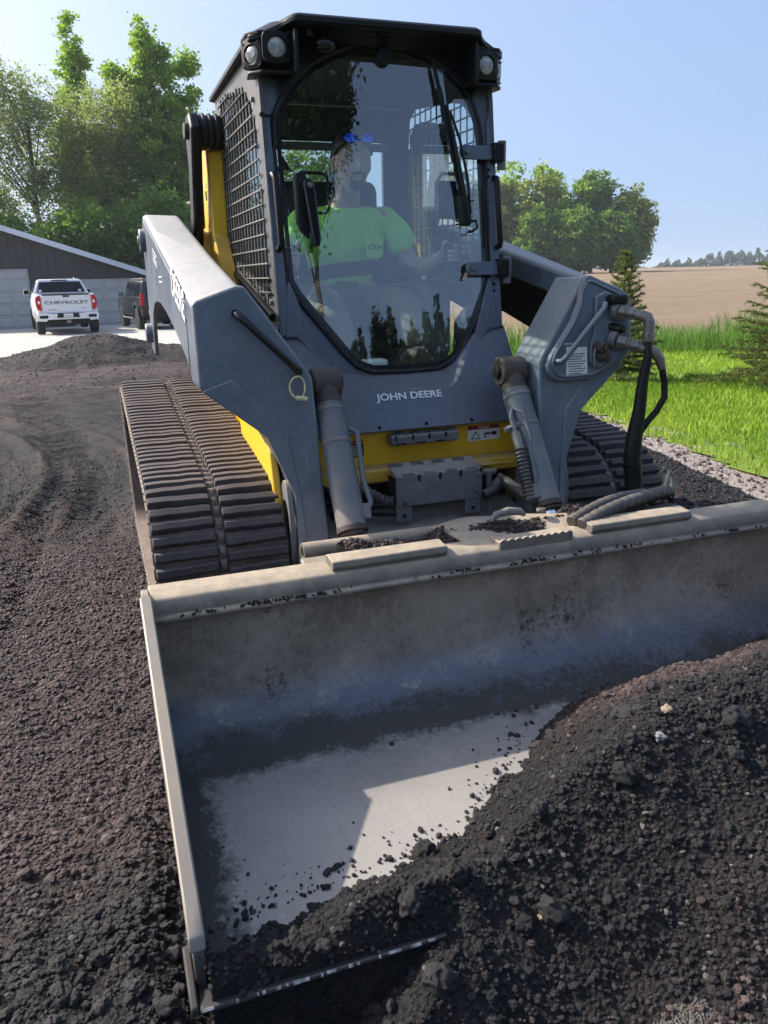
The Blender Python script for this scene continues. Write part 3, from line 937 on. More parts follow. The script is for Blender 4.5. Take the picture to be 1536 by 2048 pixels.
# engine hood and rear door
hood = MB().prism_x([(1.0, 1.14), (1.05, 1.62), (1.25, 1.66), (1.62, 1.50), (1.78, 1.25), (1.78, .5), (1.62, .45)], -.44, .44).build('engine_hood', M_side, loader, .03)
for k in range(7):
    MB().box(-.30, .30, 1.775, 1.790, .72 + k * .06, .745 + k * .06).build('vent_slat', M_black, hood)
for s in (-1, 1):   # rear tower that carries the lift linkage
    tw = MB().prism_x([(.70, 1.25), (.92, 1.50), (.93, 1.86), (1.0, 1.905), (1.10, 1.86), (1.15, 1.60), (1.16, 1.40), (1.40, 1.1), (1.0, 1.0)], s * .462, s * .535).build('rear_tower', M_yellow, loader, .01)
    MB().box(s * .536, s * .538, 1.02, 1.05, 1.66, 1.70).build('tower_decal', M_decalk, tw)
    MB().box(s * .536, s * .538, 1.02, 1.045, 1.715, 1.735).build('tower_decal', M_decalw, tw)
    MB().tube([(s * .53, 1.16, 1.66), (s * .60, 1.22, 1.66)], .012, 8).build('stay', M_zinc, tw)
    hp = MB().prism_x([(1.0, 1.3), (1.05, 1.52), (1.2, 1.55), (1.45, 1.40), (1.5, 1.2)], s * .44, s * .60).build('tank_cover', M_yellow, tw, .03)
    # upper link: big pivot, then a bar going down to the boom
    lk = MB().prism_x([(.80, 1.93), (.86, 2.0), (.95, 2.0), (1.0, 1.93), (.985, 1.80), (1.06, 1.60), (1.22, 1.42), (1.36, 1.36), (1.30, 1.28), (1.12, 1.34), (.95, 1.56), (.86, 1.78)], s * .565, s * .612)
    lk = lk.build('lift_link', M_blackg if s > 0 else M_rust, loader, .012)
    lk.data.materials[0] = M_black
    MB().cyl((s * .46, .90, 1.93), (s * .572, .90, 1.93), .068, 24).build('pivot', M_black, lk, .008)
    for kk in range(3):
        MB().cyl((s * (.485 + kk * .028), .90, 1.93), (s * (.498 + kk * .028), .90, 1.93), .076, 24).build('seal_ring', M_rubber, lk, .003)
    MB().cyl((s * .612, .90, 1.93), (s * .630, .90, 1.93), .034, 16).build('pin', M_rust, lk, .004)

# ---- tracks
def hull_profile():
    C = [(-.13, .335, .285), (1.22, .25, .20), (1.30, .52, .275)]
    pts = []
    for cy_, cz_, r in C:
        for k in range(180):
            a = 2 * math.pi * k / 180
            pts.append((cy_ + r * math.cos(a), cz_ + r * math.sin(a)))
    pts = sorted(set((round(a, 5), round(b, 5)) for a, b in pts))

    def half(ps):
        h = []
        for p in ps:
            while len(h) >= 2 and (h[-1][0] - h[-2][0]) * (p[1] - h[-2][1]) - (h[-1][1] - h[-2][1]) * (p[0] - h[-2][0]) <= 0: h.pop()
            h.append(p)
        return h
    a = half(pts); b = half(pts[::-1])
    poly = a[:-1] + b[:-1]
    P = np.array(poly + [poly[0]])
    seg = np.hypot(*np.diff(P, axis=0).T); L = np.concatenate([[0], np.cumsum(seg)])
    return P, L


PP, PL = hull_profile()
NST = 96
def prof(u):
    u = u % PL[-1]
    return np.array([np.interp(u, PL, PP[:, 0]), np.interp(u, PL, PP[:, 1])])


def tread_mesh(length, name):
    # bar with a flared foot, slightly worn crown
    w0, w1, h = .038, .026, .025
    sec = [(-w0 / 2, 0), (-w1 / 2, h * .92), (-w1 / 2 * .86, h), (w1 / 2 * .86, h), (w1 / 2, h * .92), (w0 / 2, 0)]
    mb = MB()
    rings = []
    for t, sc_ in ((-.5, .60), (-.485, .95), (-.35, 1.0), (-.2, .98), (-.05, 1.02), (.1, .97), (.25, 1.0), (.38, .96), (.485, .95), (.5, .60)):
        rings.append([(t * length, a * (1 if abs(t) < .49 else .9) + .0012 * math.sin(t * 23), b * sc_ + .0010 * math.sin(t * 31 + 1)) for a, b in sec])
    mb.loft(rings)
    o = mb.build(name, M_trackr, None, .0015, 30)
    me = o.data
    dg = bpy.context.evaluated_depsgraph_get(); dg.update()
    m2 = bpy.data.meshes.new_from_object(o.evaluated_get(dg))
    bpy.data.objects.remove(o)
    m2.name = name
    return m2


TR_A = tread_mesh(.205, 'tread_bar')
for s in (-1, 1):
    n = 150
    ring_o = [prof(PL[-1] * k / n) for k in range(n)]
    cen = np.array([.6, .4])
    tk = MB()
    rings = []
    for k in range(n + 1):
        u = PL[-1] * k / n
        p = prof(u); q = prof(u + .01) - prof(u - .01); q /= np.linalg.norm(q); nr = np.array([q[1], -q[0]])
        i_ = p - nr * .035
        rings.append([(s * .556, *p), (s * .76, *(p - nr * .0)), (s * .765, *(p - nr * .006)), (s * .795, *(p - nr * .006)), (s * .80, *p), (s * 1.004, *p), (s * 1.006, *(p - nr * .02)), (s * 1.0, *i_), (s * .56, *i_)])
    tk.loft(rings, True, False)
    track = tk.build('track', M_trackb, loader, 0, 40)
    tag(track, ('near' if s < 0 else 'far') + ' rubber track with two rows of tread bars')
    # edge stitching of lugs on the outer rim
    ec = MB()
    lowbars = []
    for k in range(NST):
        u = PL[-1] * k / NST
        for half, xc in ((0, .90), (1, .662)):
            uu = u + (0 if half == 0 else PL[-1] / NST * .45)
            p = prof(uu); q = prof(uu + .01) - prof(uu - .01); q /= np.linalg.norm(q); nr = np.array([q[1], -q[0]])
            X = Vector((1, 0, 0)); Z = Vector((0, nr[0], nr[1])); Y = Z.cross(X)
            if nr[1] < -.35 or (nr[0] > .5 and nr[1] < .2):
                lowbars.append((s * xc, p, Y, Z)); continue
            o = bpy.data.objects.new('tread_bar', TR_A); COL.objects.link(o)
            jz = random.uniform(-.0035, .001)
            loc = Vector((s * xc, p[0], p[1])) + Z * jz
            M = Matrix(((X.x, Y.x, Z.x, loc.x), (X.y, Y.y, Z.y, loc.y), (X.z, Y.z, Z.z, loc.z), (0, 0, 0, 1)))
            setpar(o, track); o.matrix_basis = M @ Matrix.Rotation(random.uniform(-.03, .03), 4, 'Z') @ Matrix.Rotation(random.uniform(-.05, .05), 4, 'X')
        p = prof(u); q = prof(u + .01) - prof(u - .01); q /= np.linalg.norm(q); nr = np.array([q[1], -q[0]])
        a = p + q * .0205; b = p - q * .0205
        ec.loft([[(s * 1.000, *a), (s * 1.000, *b), (s * 1.000, *(b - nr * .026)), (s * 1.000, *(a - nr * .026))],
                 [(s * 1.0095, *(a - nr * .004)), (s * 1.0095, *(b - nr * .004)), (s * 1.008, *(b - nr * .024)), (s * 1.008, *(a - nr * .024))]])
        # shallow diamond between the rows
        ec.loft([[(s * .765, *(a - nr * .006)), (s * .795, *(a - nr * .006)), (s * .795, *(b - nr * .006)), (s * .765, *(b - nr * .006))],
                 [(s * .772, *(p + q * .006 + nr * .004)), (s * .788, *(p + q * .006 + nr * .004)), (s * .788, *(p - q * .006 + nr * .004)), (s * .772, *(p - q * .006 + nr * .004))]])
    co = np.array([v.co for v in TR_A.vertices]); nvb = len(co)
    tri = [tuple(p_.vertices) for p_ in TR_A.polygons]
    lb_ = MB()
    for (xc_, p, Y, Z) in lowbars:
        vs_b = [Vector((xc_, p[0], p[1])) + Vector((c_[0], 0, 0)) + Y * c_[1] + Z * c_[2] for c_ in co]
        lb_.add(vs_b, tri)
    lb_ = lb_.build('lower_tread_bars', M_trackr, track, 0, 40); lb_['kind'] = 'stuff'
    e = ec.build('rim_lugs', M_tracks, track, .002); e['kind'] = 'stuff'
    # undercarriage inside the loop
    uc = MB().prism_x([(-.12, .22), (-.12, .44), (.2, .52), (1.15, .56), (1.25, .4), (1.15, .2)], s * .62, s * .90).build('track_frame', M_side, loader, .02)
    for cy_, cz_, r in ((-.13, .335, .235), (1.22, .25, .15), (1.30, .52, .225)):
        MB().cyl((s * .66, cy_, cz_), (s * .93, cy_, cz_), r, 32).cyl((s * .93, cy_, cz_), (s * .95, cy_, cz_), r * .35, 20).build('idler_wheel', M_rust, uc, .008)
    for k in range(5):
        MB().cyl((s * .64, .12 + .22 * k, .165), (s * .94, .12 + .22 * k, .165), .095, 24).build('roller', M_rust, uc, .008)

# ---- boom arms
def mx(s, poly): return [(s * abs(x), z) for x, z in poly]


KNEE = [(-.804, 1.235), (-.79, 1.246), (-.66, 1.288), (-.632, 1.286), (-.60, 1.24), (-.445, 1.01), (-.431, .985), (-.416, .42), (-.40, .16), (-.53, .16), (-.524, .43), (-.526, .60), (-.545, .68), (-.60, .80), (-.79, .955), (-.806, .975)]
arms = []
for s in (-1, 1):
    am = MB()
    am.prism_y(mx(s, KNEE), 0, .20, yarm)
    nm = 'boom_arm'
    arm = am.build(nm, M_paint, loader, .010, 35, 3)
    arms.append(arm)
    # beam running back: closed top, hollow below
    secs = []
    for (y, zo, zi) in ((-.14, 1.282, 1.315), (.3, 1.382, 1.40), (.9, 1.518, 1.528), (1.30, 1.612, 1.612), (1.42, 1.625, 1.62), (1.48, 1.59, 1.58)):
        secs.append([(s * .806, y, zo - .012), (s * .79, y, zo), (s * .652, y, zi), (s * .636, y, zi - .012), (s * .636, y, zi - .10), (s * .806, y, zo - .10)])
    secs.insert(0, [(s * .804, -.328, 1.228), (s * .79, -.328, 1.240), (s * .655, -.323, 1.284), (s * .638, -.323, 1.275), (s * .636, -.33, 1.17), (s * .804, -.34, 1.13)])
    MB().loft(secs).build('beam', M_paint, arm, .010, 40, 3)
    side = [(-.16, 1.24), (.3, 1.35), (.9, 1.49), (1.40, 1.60), (1.50, 1.56), (1.56, 1.30), (1.63, .95), (1.44, .93), (1.40, 1.06), (1.30, 1.15), (1.15, 1.20), (.98, 1.215), (.8, 1.21), (.55, 1.18), (.3, 1.135), (.05, 1.075), (-.15, 1.02), (-.16, 1.1)]
    MB().prism_x(side, s * .788, s * .8075).build('side_plate', M_paint, arm, .004)
    MB().prism_x([(y, z) for y, z in side], s * .640, s * .655).build('inner_plate', M_black, arm, .004)  # near-black instead of arm paint: shade inside the arm put into the colour
    MB().cyl((s * .80, 1.38, 1.50), (s * .835, 1.38, 1.50), .055, 24).build('pivot_boss', M_paint, arm, .006)
    MB().cyl((s * .834, 1.38, 1.50), (s * .842, 1.38, 1.50), .022, 16).build('bolt', M_zinc, arm, .003)
    MB().cyl((s * .80, 1.54, 1.04), (s * .84, 1.54, 1.04), .05, 24).build('pivot_boss', M_paint, arm, .006)
    # hump cover at the lower corner of the knee
    MB().prism_y(mx(s, [(-.795, .965), (-.70, .995), (-.535, .81), (-.505, .60), (-.495, .45), (-.523, .43), (-.525, .60), (-.60, .80)]), -.006, .01, yarm).build('gusset', M_paint, arm, .003)
    # lower eye where the bucket coupler hangs
    MB().cyl((s * .40, -.50, .22), (s * .54, -.50, .22), .085, 24).build('lower_eye', M_paint, arm, .01)

# left arm: grab handle with a looped cord
la = arms[0]
hp = [(-.672, yarm(1.205) + .02, 1.205), (-.668, yarm(1.20) - .035, 1.198), (-.655, yarm(1.19) - .045, 1.185), (-.50, yarm(1.03) - .045, 1.028), (-.485, yarm(1.01) - .038, 1.012), (-.478, yarm(1.0) + .02, 1.005)]
MB().tube(hp, .0125, 12).build('grab_handle', M_blackg, la, 0, 60)
lp = []
for k in range(22):
    a = 2 * math.pi * k / 21
    lp.append((-.487 + .026 * math.sin(a) - .004, yarm(.98) - .03 - .006 * math.cos(a * 2), .985 - .036 * (1 - math.cos(a)) / 1.0 + .012))
MB().tube(lp, .0032, 8).build('cord_loop', M_tie, la, 0, 60)
MB().cyl((-.500, yarm(.94) - .03, .927), (-.462, yarm(.94) - .032, .922), .008, 10).build('cord_clasp', M_tie, la, .002)
dY = Vector((0, -.97, -.243)).normalized(); dU = Vector((0, -.243, .97)).normalized()
text_mesh('DEERE', .135, 'lettering', M_decalw, la, (-.8088, .02, 1.258), dY, dU, 1.0, .0008, bold=.003)
text_mesh('333G', .075, 'lettering', M_decalw, la, (-.8088, .86, 1.40), dY, dU, 1.0, .0008, bold=.001)
for k in range(2):
    MB().box(-.8095, -.808, .60, .74, 1.30 + k * .02, 1.306 + k * .02).build('stripe', M_decalw, la)

# right arm: coupler plate and hydraulics
ra = arms[1]
CP = [(.625, 1.288), (.645, 1.292), (.79, 1.232), (.818, 1.205), (.822, 1.17), (.815, 1.01), (.79, .982), (.64, .918), (.51, .915), (.475, .925), (.455, .95), (.452, .975), (.468, 1.01), (.56, 1.13), (.595, 1.20), (.602, 1.25)]
cpl = MB().prism_y(CP, -.028, -.001, yarm).build('coupler_plate', M_paint, ra, .006, 35, 3)
cx_, cz_ = .64, 1.08
inner = [(cx_ + (x - cx_) * .90, cz_ + (z - cz_) * .90) for x, z in CP]
wl = [(x, yarm(z) - .030, z) for x, z in inner]
MB().tube(wl + [wl[0]], .006, 8, False).build('welded_rim', M_paint, cpl, 0, 60)
MB().prism_y([(.655, 1.215), (.70, 1.235), (.80, 1.19), (.803, 1.02), (.77, .99), (.66, .955), (.625, .975), (.628, 1.04), (.65, 1.10)], -.042, -.027, yarm).build('socket_plate', M_paint, cpl, .005)
lb = MB().prism_y([(.528, .935), (.618, .930), (.620, 1.035), (.532, 1.040)], -.0305, -.0285, yarm).build('instruction_label', M_decalw, cpl)
for k in range(9):
    z = 1.012 - k * .0088
    MB().box(.537, .610 - (k % 3) * .008, yarm(z) - .0318, yarm(z) - .0306, z - .0016, z + .0012).build('print_line', M_decalk, lb)
text_mesh('IMPORTANT', .012, 'print', M_decalw, cpl, (.555, yarm(1.045) - .0292, 1.049), (1, 0, 0), (0, .13, 1))
text_mesh('?', .022, 'print', M_decalk, lb, (.55, yarm(1.025) - .0312, 1.026), (1, 0, 0), (0, .13, 1))
MB().tube([(.690, yarm(1.19) - .02, 1.19), (.688, yarm(1.19) - .055, 1.187), (.675, yarm(1.18) - .062, 1.172), (.505, yarm(1.01) - .062, 1.000), (.492, yarm(1.0) - .055, .990), (.486, yarm(1.0) - .02, .990)], .0105, 12).build('grab_handle', M_paint, cpl, 0, 60)
MB().box(.700, .772, yarm(1.2) - .085, yarm(1.2) - .03, 1.185, 1.222).build('electric_socket', M_black, cpl, .012)
MB().cyl((.702, yarm(1.24) - .02, 1.213), (.702, yarm(1.24) - .046, 1.213), .008, 8).build('bolt', M_zinc, cpl, .002)


def fitting(p, q, r, nm='fitting', mat=M_zinc, n=6):
    p = Vector(p); q = Vector(q); d = (q - p)
    mb = MB().cyl(p, p + d * .3, r * 1.25, n).cyl(p + d * .3, p + d * .42, r * .9, 16).cyl(p + d * .42, p + d * .7, r * 1.05, n).cyl(p + d * .7, q, r * .85, 16)
    return mb.build(nm, mat, cpl, .002)


yb = yarm(1.15) - .03
MB().cyl((.735, yb - .005, 1.165), (.748, yb - .03, 1.16), .036, 24).build('coupler_collar', M_bracket, cpl, .004)
fitting((.745, yb - .025, 1.160), (.800, yb - .085, 1.145), .022)
MB().tube([(.797, yb - .082, 1.146), (.815, yb - .10, 1.138), (.822, yb - .105, 1.118), (.822, yb - .105, 1.07)], .021, 14).build('elbow', M_zinc, cpl, 0, 60)
MB().cyl((.822, yb - .105, 1.085), (.822, yb - .105, 1.050), .024, 6).build('nut', M_zinc, cpl, .003)
MB().cyl((.715, yb + .0, 1.105), (.745, yb - .05, 1.095), .017, 16).cyl((.745, yb - .05, 1.095), (.752, yb - .062, 1.093), .012, 16).build('small_coupler', M_black, cpl, .003)
y2 = yarm(1.05) - .03
MB().cyl((.725, y2 - .0, 1.058), (.738, y2 - .025, 1.053), .037, 24).build('coupler_collar', M_bracket, cpl, .004)
fitting((.735, y2 - .02, 1.053), (.825, y2 - .085, 1.022), .023)
MB().tube([(.822, y2 - .083, 1.022), (.850, y2 - .10, 1.010), (.868, y2 - .108, .985), (.880, y2 - .108, .950)], [.022, .021, .019, .015], 14).build('elbow', M_zinc, cpl, 0, 60)
y3 = yarm(1.0) - .04
for zz, xx, mt in ((1.035, .655, M_rust), (1.002, .668, M_rust)):
    MB().cyl((xx, y3 + .01, zz), (xx + .012, y3 - .035, zz - .004), .021, 18).cyl((xx + .012, y3 - .035, zz - .004), (xx + .014, y3 - .042, zz - .005), .013, 14).build('drain_coupler', mt, cpl, .004)
MB().tube([(.64, y3 - .01, 1.03), (.633, y3 - .014, 1.01), (.638, y3 - .014, .985), (.636, y3 - .014, .965)], .0035, 6).build('chain', M_zinc, cpl, 0, 60)

# ---- hoses hanging from the couplers
hs1 = MB().tube([(.822, yb - .105, 1.055), (.820, -.485, 1.0), (.800, -.49, .90), (.790, -.495, .80), (.772, -.50, .70), (.768, -.50, .62), (.778, -.505, .54), (.785, -.51, .40)],
                [.014, .016, .020, .024, .030, .033, .030, .031], 14).build('hose', M_hose, loader, 0, 60)
MB().tube([(.880, y2 - .108, .955), (.895, y2 - .11, .90), (.893, -.505, .845), (.862, -.505, .795), (.825, -.505, .76), (.790, -.505, .715)], .0125, 12).build('hose', M_hose, loader, 0, 60)
MB().tube([(.772, -.50, .60), (.778, -.505, .54), (.785, -.51, .40), (.78, -.6, .33)], .034, 16).build('hose_sleeve', M_hose, hs1, 0, 60)
MB().cyl((.770, -.50, .605), (.772, -.501, .585), .036, 16).build('hose_clamp', M_black, hs1, .002)

# ---- tilt cylinders
for s in (-1, 1):
    t = Vector((s * .363, -.268, .95)); b = Vector((s * .370, -.556, .505))
    d = (b - t).normalized()
    cylr = MB().cyl(t + d * .085, b, .0505, 28).build('tilt_cylinder', M_cyl, loader, .004, 40)
    MB().cyl(t - Vector((.050, 0, 0)), t + Vector((.050, 0, 0)), .055, 24).tube([t, t + d * .05, t + d * .10], [.050, .046, .049], 24).build('cylinder_eye', M_rust, cylr, .006, 40)
    MB().cyl(t - Vector((.062, 0, 0)), t + Vector((.062, 0, 0)), .026, 18).build('pin', M_dark, cylr, .004)
    MB().cyl(b - d * .004, b + d * .018, .0535, 28).cyl(b + d * .018, b + d * .030, .045, 28).build('gland', M_rust, cylr, .003)
    MB().cyl(b + d * .02, b + d * .22, .0225, 20).build('piston_rod', M_chrome, cylr, .001)
    for f in (.10, .22):
        MB().cyl(t + d * f, t + d * (f + .016), .0525, 28).build('band', M_bracket, cylr, .003)
    # steel feed line along the barrel
    ox = Vector((.055, -.02, .0)) if s < 0 else Vector((-.052, -.028, 0))
    ln = [t + d * .17 + ox * .9, t + d * .185 + ox * 1.35, t + d * .22 + ox * 1.3, t + d * .36 + ox * 1.15, t + d * .44 + ox * 1.35, t + d * .475 + ox * 1.0]
    if s > 0: ln = [t + d * .28 + ox * 1.2, t + d * .18 + ox * 1.25, t + d * .15 + ox * .9, t + d * .16 + ox * .4 + Vector((0, -.04, 0)), t + d * .26 + ox * .3 + Vector((0, -.04, 0)), t + d * .30 + ox * .55 + Vector((0, -.03, 0)), t + d * .42 + ox * .7 + Vector((0, -.025, 0)), t + d * .46 + ox * .8]
    MB().tube(ln, .0095, 10).build('feed_line', M_cyl, cylr, 0, 60)
    e = t + d * .475 + ox * .9
    MB().box(-.018, .018, -.016, .016, -.028, .028, Matrix.Translation(e) @ d.to_track_quat('Z', 'Y').to_matrix().to_4x4()).build('port_block', M_cyl, cylr, .006)
    if s > 0:
        MB().cyl(t + d * .24 + ox * 1.25, t + d * .31 + ox * 1.25, .019, 16).build('nut', M_zinc, cylr, .003)
        wp = [t + d * (.31 + .02 * k) + ox * (1.25 + .01 * k) + Vector((0, 0, -.004 * k)) for k in range(9)] + [Vector((.29, -.36, .56)), Vector((.25, -.37, .52)), Vector((.20, -.37, .50))]
        pp = []
        for k in range(len(wp) - 1):
            for j in range(5): pp.append(wp[k].lerp(wp[k + 1], j / 5))
        MB().tube(pp, [.021 + .003 * (k % 3 == 0) for k in range(len(pp))], 12).build('wrapped_hose', M_wrap, cylr, 0, 60)
        MB().box(-.045, .03, -.012, .012, -.008, .008, Matrix.Translation(t + d * .215 + ox) @ Matrix.Rotation(-.35, 4, 'Y')).build('clamp', M_bracket, cylr, .002)

# ---- front cross panel below the door (with the foot recess)
NOTCH = [(-.470, 1.105), (-.405, 1.095), (-.300, .975), (-.250, .905), (-.225, .888), (.185, .888), (.212, .905), (.265, .975), (.345, 1.06), (.412, 1.085), (.470, 1.095)]
fpn = MB()
top = [(x, ypan(z), z) for x, z in NOTCH]
bot = [(x, ypan(.748), .748) for x in np.linspace(-.50, .50, len(NOTCH))]
low = [(x, ypan(.748) + .05, .742) for x in np.linspace(-.50, .50, len(NOTCH))]
fpn.loft([low, bot, top], False, False)
# fillet from the panel up to the cab front
inn = [(x * .93, ycab(max(z, .95)) + .002, max(.95, z + .012)) for x, z in NOTCH]
midr = [(x * .97, ypan(z) * .45 + ycab(max(z, .95)) * .55 - .008, z + .012) for x, z in NOTCH]
fpn.loft([top, midr, inn], False, False)
# side cheeks
for s in (-1, 1):
    e = 0 if s < 0 else -1
    fpn.add([low[e], bot[e], top[e], (s * .47, .1, 1.1), (s * .5, .1, .74)], [(0, 1, 2, 3, 4)])
panel = fpn.build('front_panel', M_cabpaint, loader, .004, 50)
uu = Vector((0, -.479, -.877))
text_mesh('JOHN DEERE', .038, 'lettering', M_decalw, panel, (.004, ypan(.866) - .004, .866), (1, 0, 0), (0, .5463, 1), 1.22, .0006, bold=.0008)
for x in (-.14, .05, .24):
    MB().cyl((x, ypan(.765) + .004, .765), (x, ypan(.765) - .006, .762), .006, 8).build('bolt', M_black, panel, .001)
# decals on the yellow bar
dg_ = MB().box(-.285, -.19, -.1525, -.1505, .650, .715).build('warning_decal', M_decalk, ch)
MB().box(-.285, -.19, -.1535, -.1527, .700, .715).build('warning_strip', M_decalo, dg_)
text_mesh('WARNING', .012, 'print', M_decalk, dg_, (-.235, -.1545, .7075), (1, 0, 0), (0, 0, 1))
for k in range(5): MB().box(-.278, -.20 - (k % 2) * .01, -.1535, -.1527, .657 + k * .008, .6595 + k * .008).build('print_line', M_decalw, dg_)
dd_ = MB().box(.245, .385, -.1525, -.1505, .668, .728).build('danger_decal', M_decalw, ch)
MB().box(.245, .385, -.1535, -.1527, .713, .728).build('danger_strip', M_decalr, dd_)
text_mesh('DANGER', .012, 'print', M_decalw, dd_, (.315, -.1545, .7205), (1, 0, 0), (0, 0, 1))
MB().prism_y([(.258, .674), (.300, .674), (.279, .707)], -.1536, -.1526).build('warning_triangle', M_decalk, dd_)
MB().prism_y([(.265, .678), (.293, .678), (.279, .700)], -.1546, -.1536).build('triangle_field', M_decalw, dd_)
MB().box(.318, .345, -.1536, -.1526, .690, .697).box(.318, .324, -.1536, -.1526, .676, .690).box(.350, .372, -.1536, -.1526, .686, .70).build('pictogram', M_decalk, dd_)

# ---- serrated steps
def teeth(mb, x0, x1, y, z, n, w=.010, h=.010, dep=.03):
    st = (x1 - x0) / n
    for k in range(n):
        xc = x0 + st * (k + .5)
        mb.prism_y([(xc - st * .48, z), (xc - st * .25, z + h), (xc + st * .05, z + h * .9), (xc + st * .48, z)], y, y + dep)
    return mb


st1 = MB().box(-.100, .175, -.215, -.16, .690, .728).build('step', M_bracket, loader, .006)
MB().box(-.085, -.04, -.2165, -.214, .694, .70).box(0, .04, -.2165, -.214, .694, .70).box(.08, .12, -.2165, -.214, .694, .70).build('slot', M_dark, st1)
for k in range(4):
    xa = -.072 + k * .068
    teeth(MB(), xa, xa + .045, -.205, .727, 5, dep=.035).build('teeth', M_bracket, st1)
    MB().prism_y([(xa - .014, .728), (xa - .014, .712), (xa - .006, .706), (xa - .004, .728)], -.2168, -.2145).build('notch', M_dark, st1)

bk = MB()
bk.box(-.142, .203, -.372, -.360, .497, .612)
bk.add([(-.142, -.372, .612), (.203, -.372, .612), (.203, -.27, .640), (-.142, -.27, .640), (-.142, -.372, .602), (.203, -.372, .602), (.203, -.27, .630), (-.142, -.27, .630)],
       [(0, 1, 2, 3), (7, 6, 5, 4), (0, 4, 5, 1), (1, 5, 6, 2), (2, 6, 7, 3), (3, 7, 4, 0)])
bk.box(.191, .203, -.36, -.27, .50, .625)
brk = bk.build('step_bracket', M_bracket, loader, .005)
MB().box(-.138, -.136, -.355, -.275, .51, .60).build('opening', M_dark, brk)
for k in range(4):
    xa = -.115 + k * .083
    teeth(MB(), xa, xa + .050, -.371, .610, 5, h=.009, dep=.03).build('teeth', M_bracket, brk)
    teeth(MB(), xa - .02, xa + .028, -.300, .632, 5, h=.010, dep=.03).build('teeth', M_bracket, brk)
    MB().prism_y([(xa + .056, .613), (xa + .056, .592), (xa + .062, .586), (xa + .068, .592), (xa + .068, .613)], -.3735, -.371).build('notch', M_dark, brk)
for x, z in ((-.105, .515), (.178, .53), (.186, .59)):
    MB().cyl((x, -.371, z), (x, -.386, z), .009, 6).cyl((x, -.371, z), (x, -.376, z), .012, 16).build('bolt', M_zinc, brk, .001)
for x in (-.142, .135):
    fo = MB().box(x, x + .062, -.368, -.358, .440, .498).build('foot', M_bracket, brk, .003)
    MB().cyl((x + .031, -.3695, .462), (x + .031, -.367, .462), .008, 12).build('hole', M_dark, fo)
MB().tube([(.203, -.33, .585), (.235, -.335, .585), (.275, -.335, .585)], .012, 10).tube([(.245, -.335, .58), (.250, -.335, .50), (.252, -.335, .40)], .014, 10).build('latch_lever', M_bracket, brk, .002)
hp_ = []
for k in range(40):
    t_ = k / 39
    hp_.append((-.36 + .24 * t_, -.33 + .03 * math.sin(t_ * 3), .535 + .03 * math.sin(t_ * 5)))
MB().tube(hp_, [.020 + .004 * (k % 3 == 0) for k in range(40)], 10).build('wrapped_hose', M_wrap, brk, 0, 60)
MB().tube([(-.40, -.30, .50), (-.28, -.34, .49), (-.15, -.36, .475), (-.10, -.34, .48)], .012, 10).tube([(-.41, -.26, .52), (-.3, -.3, .50), (-.18, -.32, .50)], .010, 10).tube([(-.41, -.2, .60), (-.36, -.24, .55), (-.36, -.3, .46)], .012, 10).build('hose', M_hose, brk, 0, 60)
MB().box(.20, .30, -.30, -.16, .60, .606).build('shelf', M_yellow, ch, .002)
MB().prism_z([(.20, -.22), (.40, -.25), (.40, -.16), (.20, -.16)], .585, .592).build('shelf', M_yellow, ch, .002)

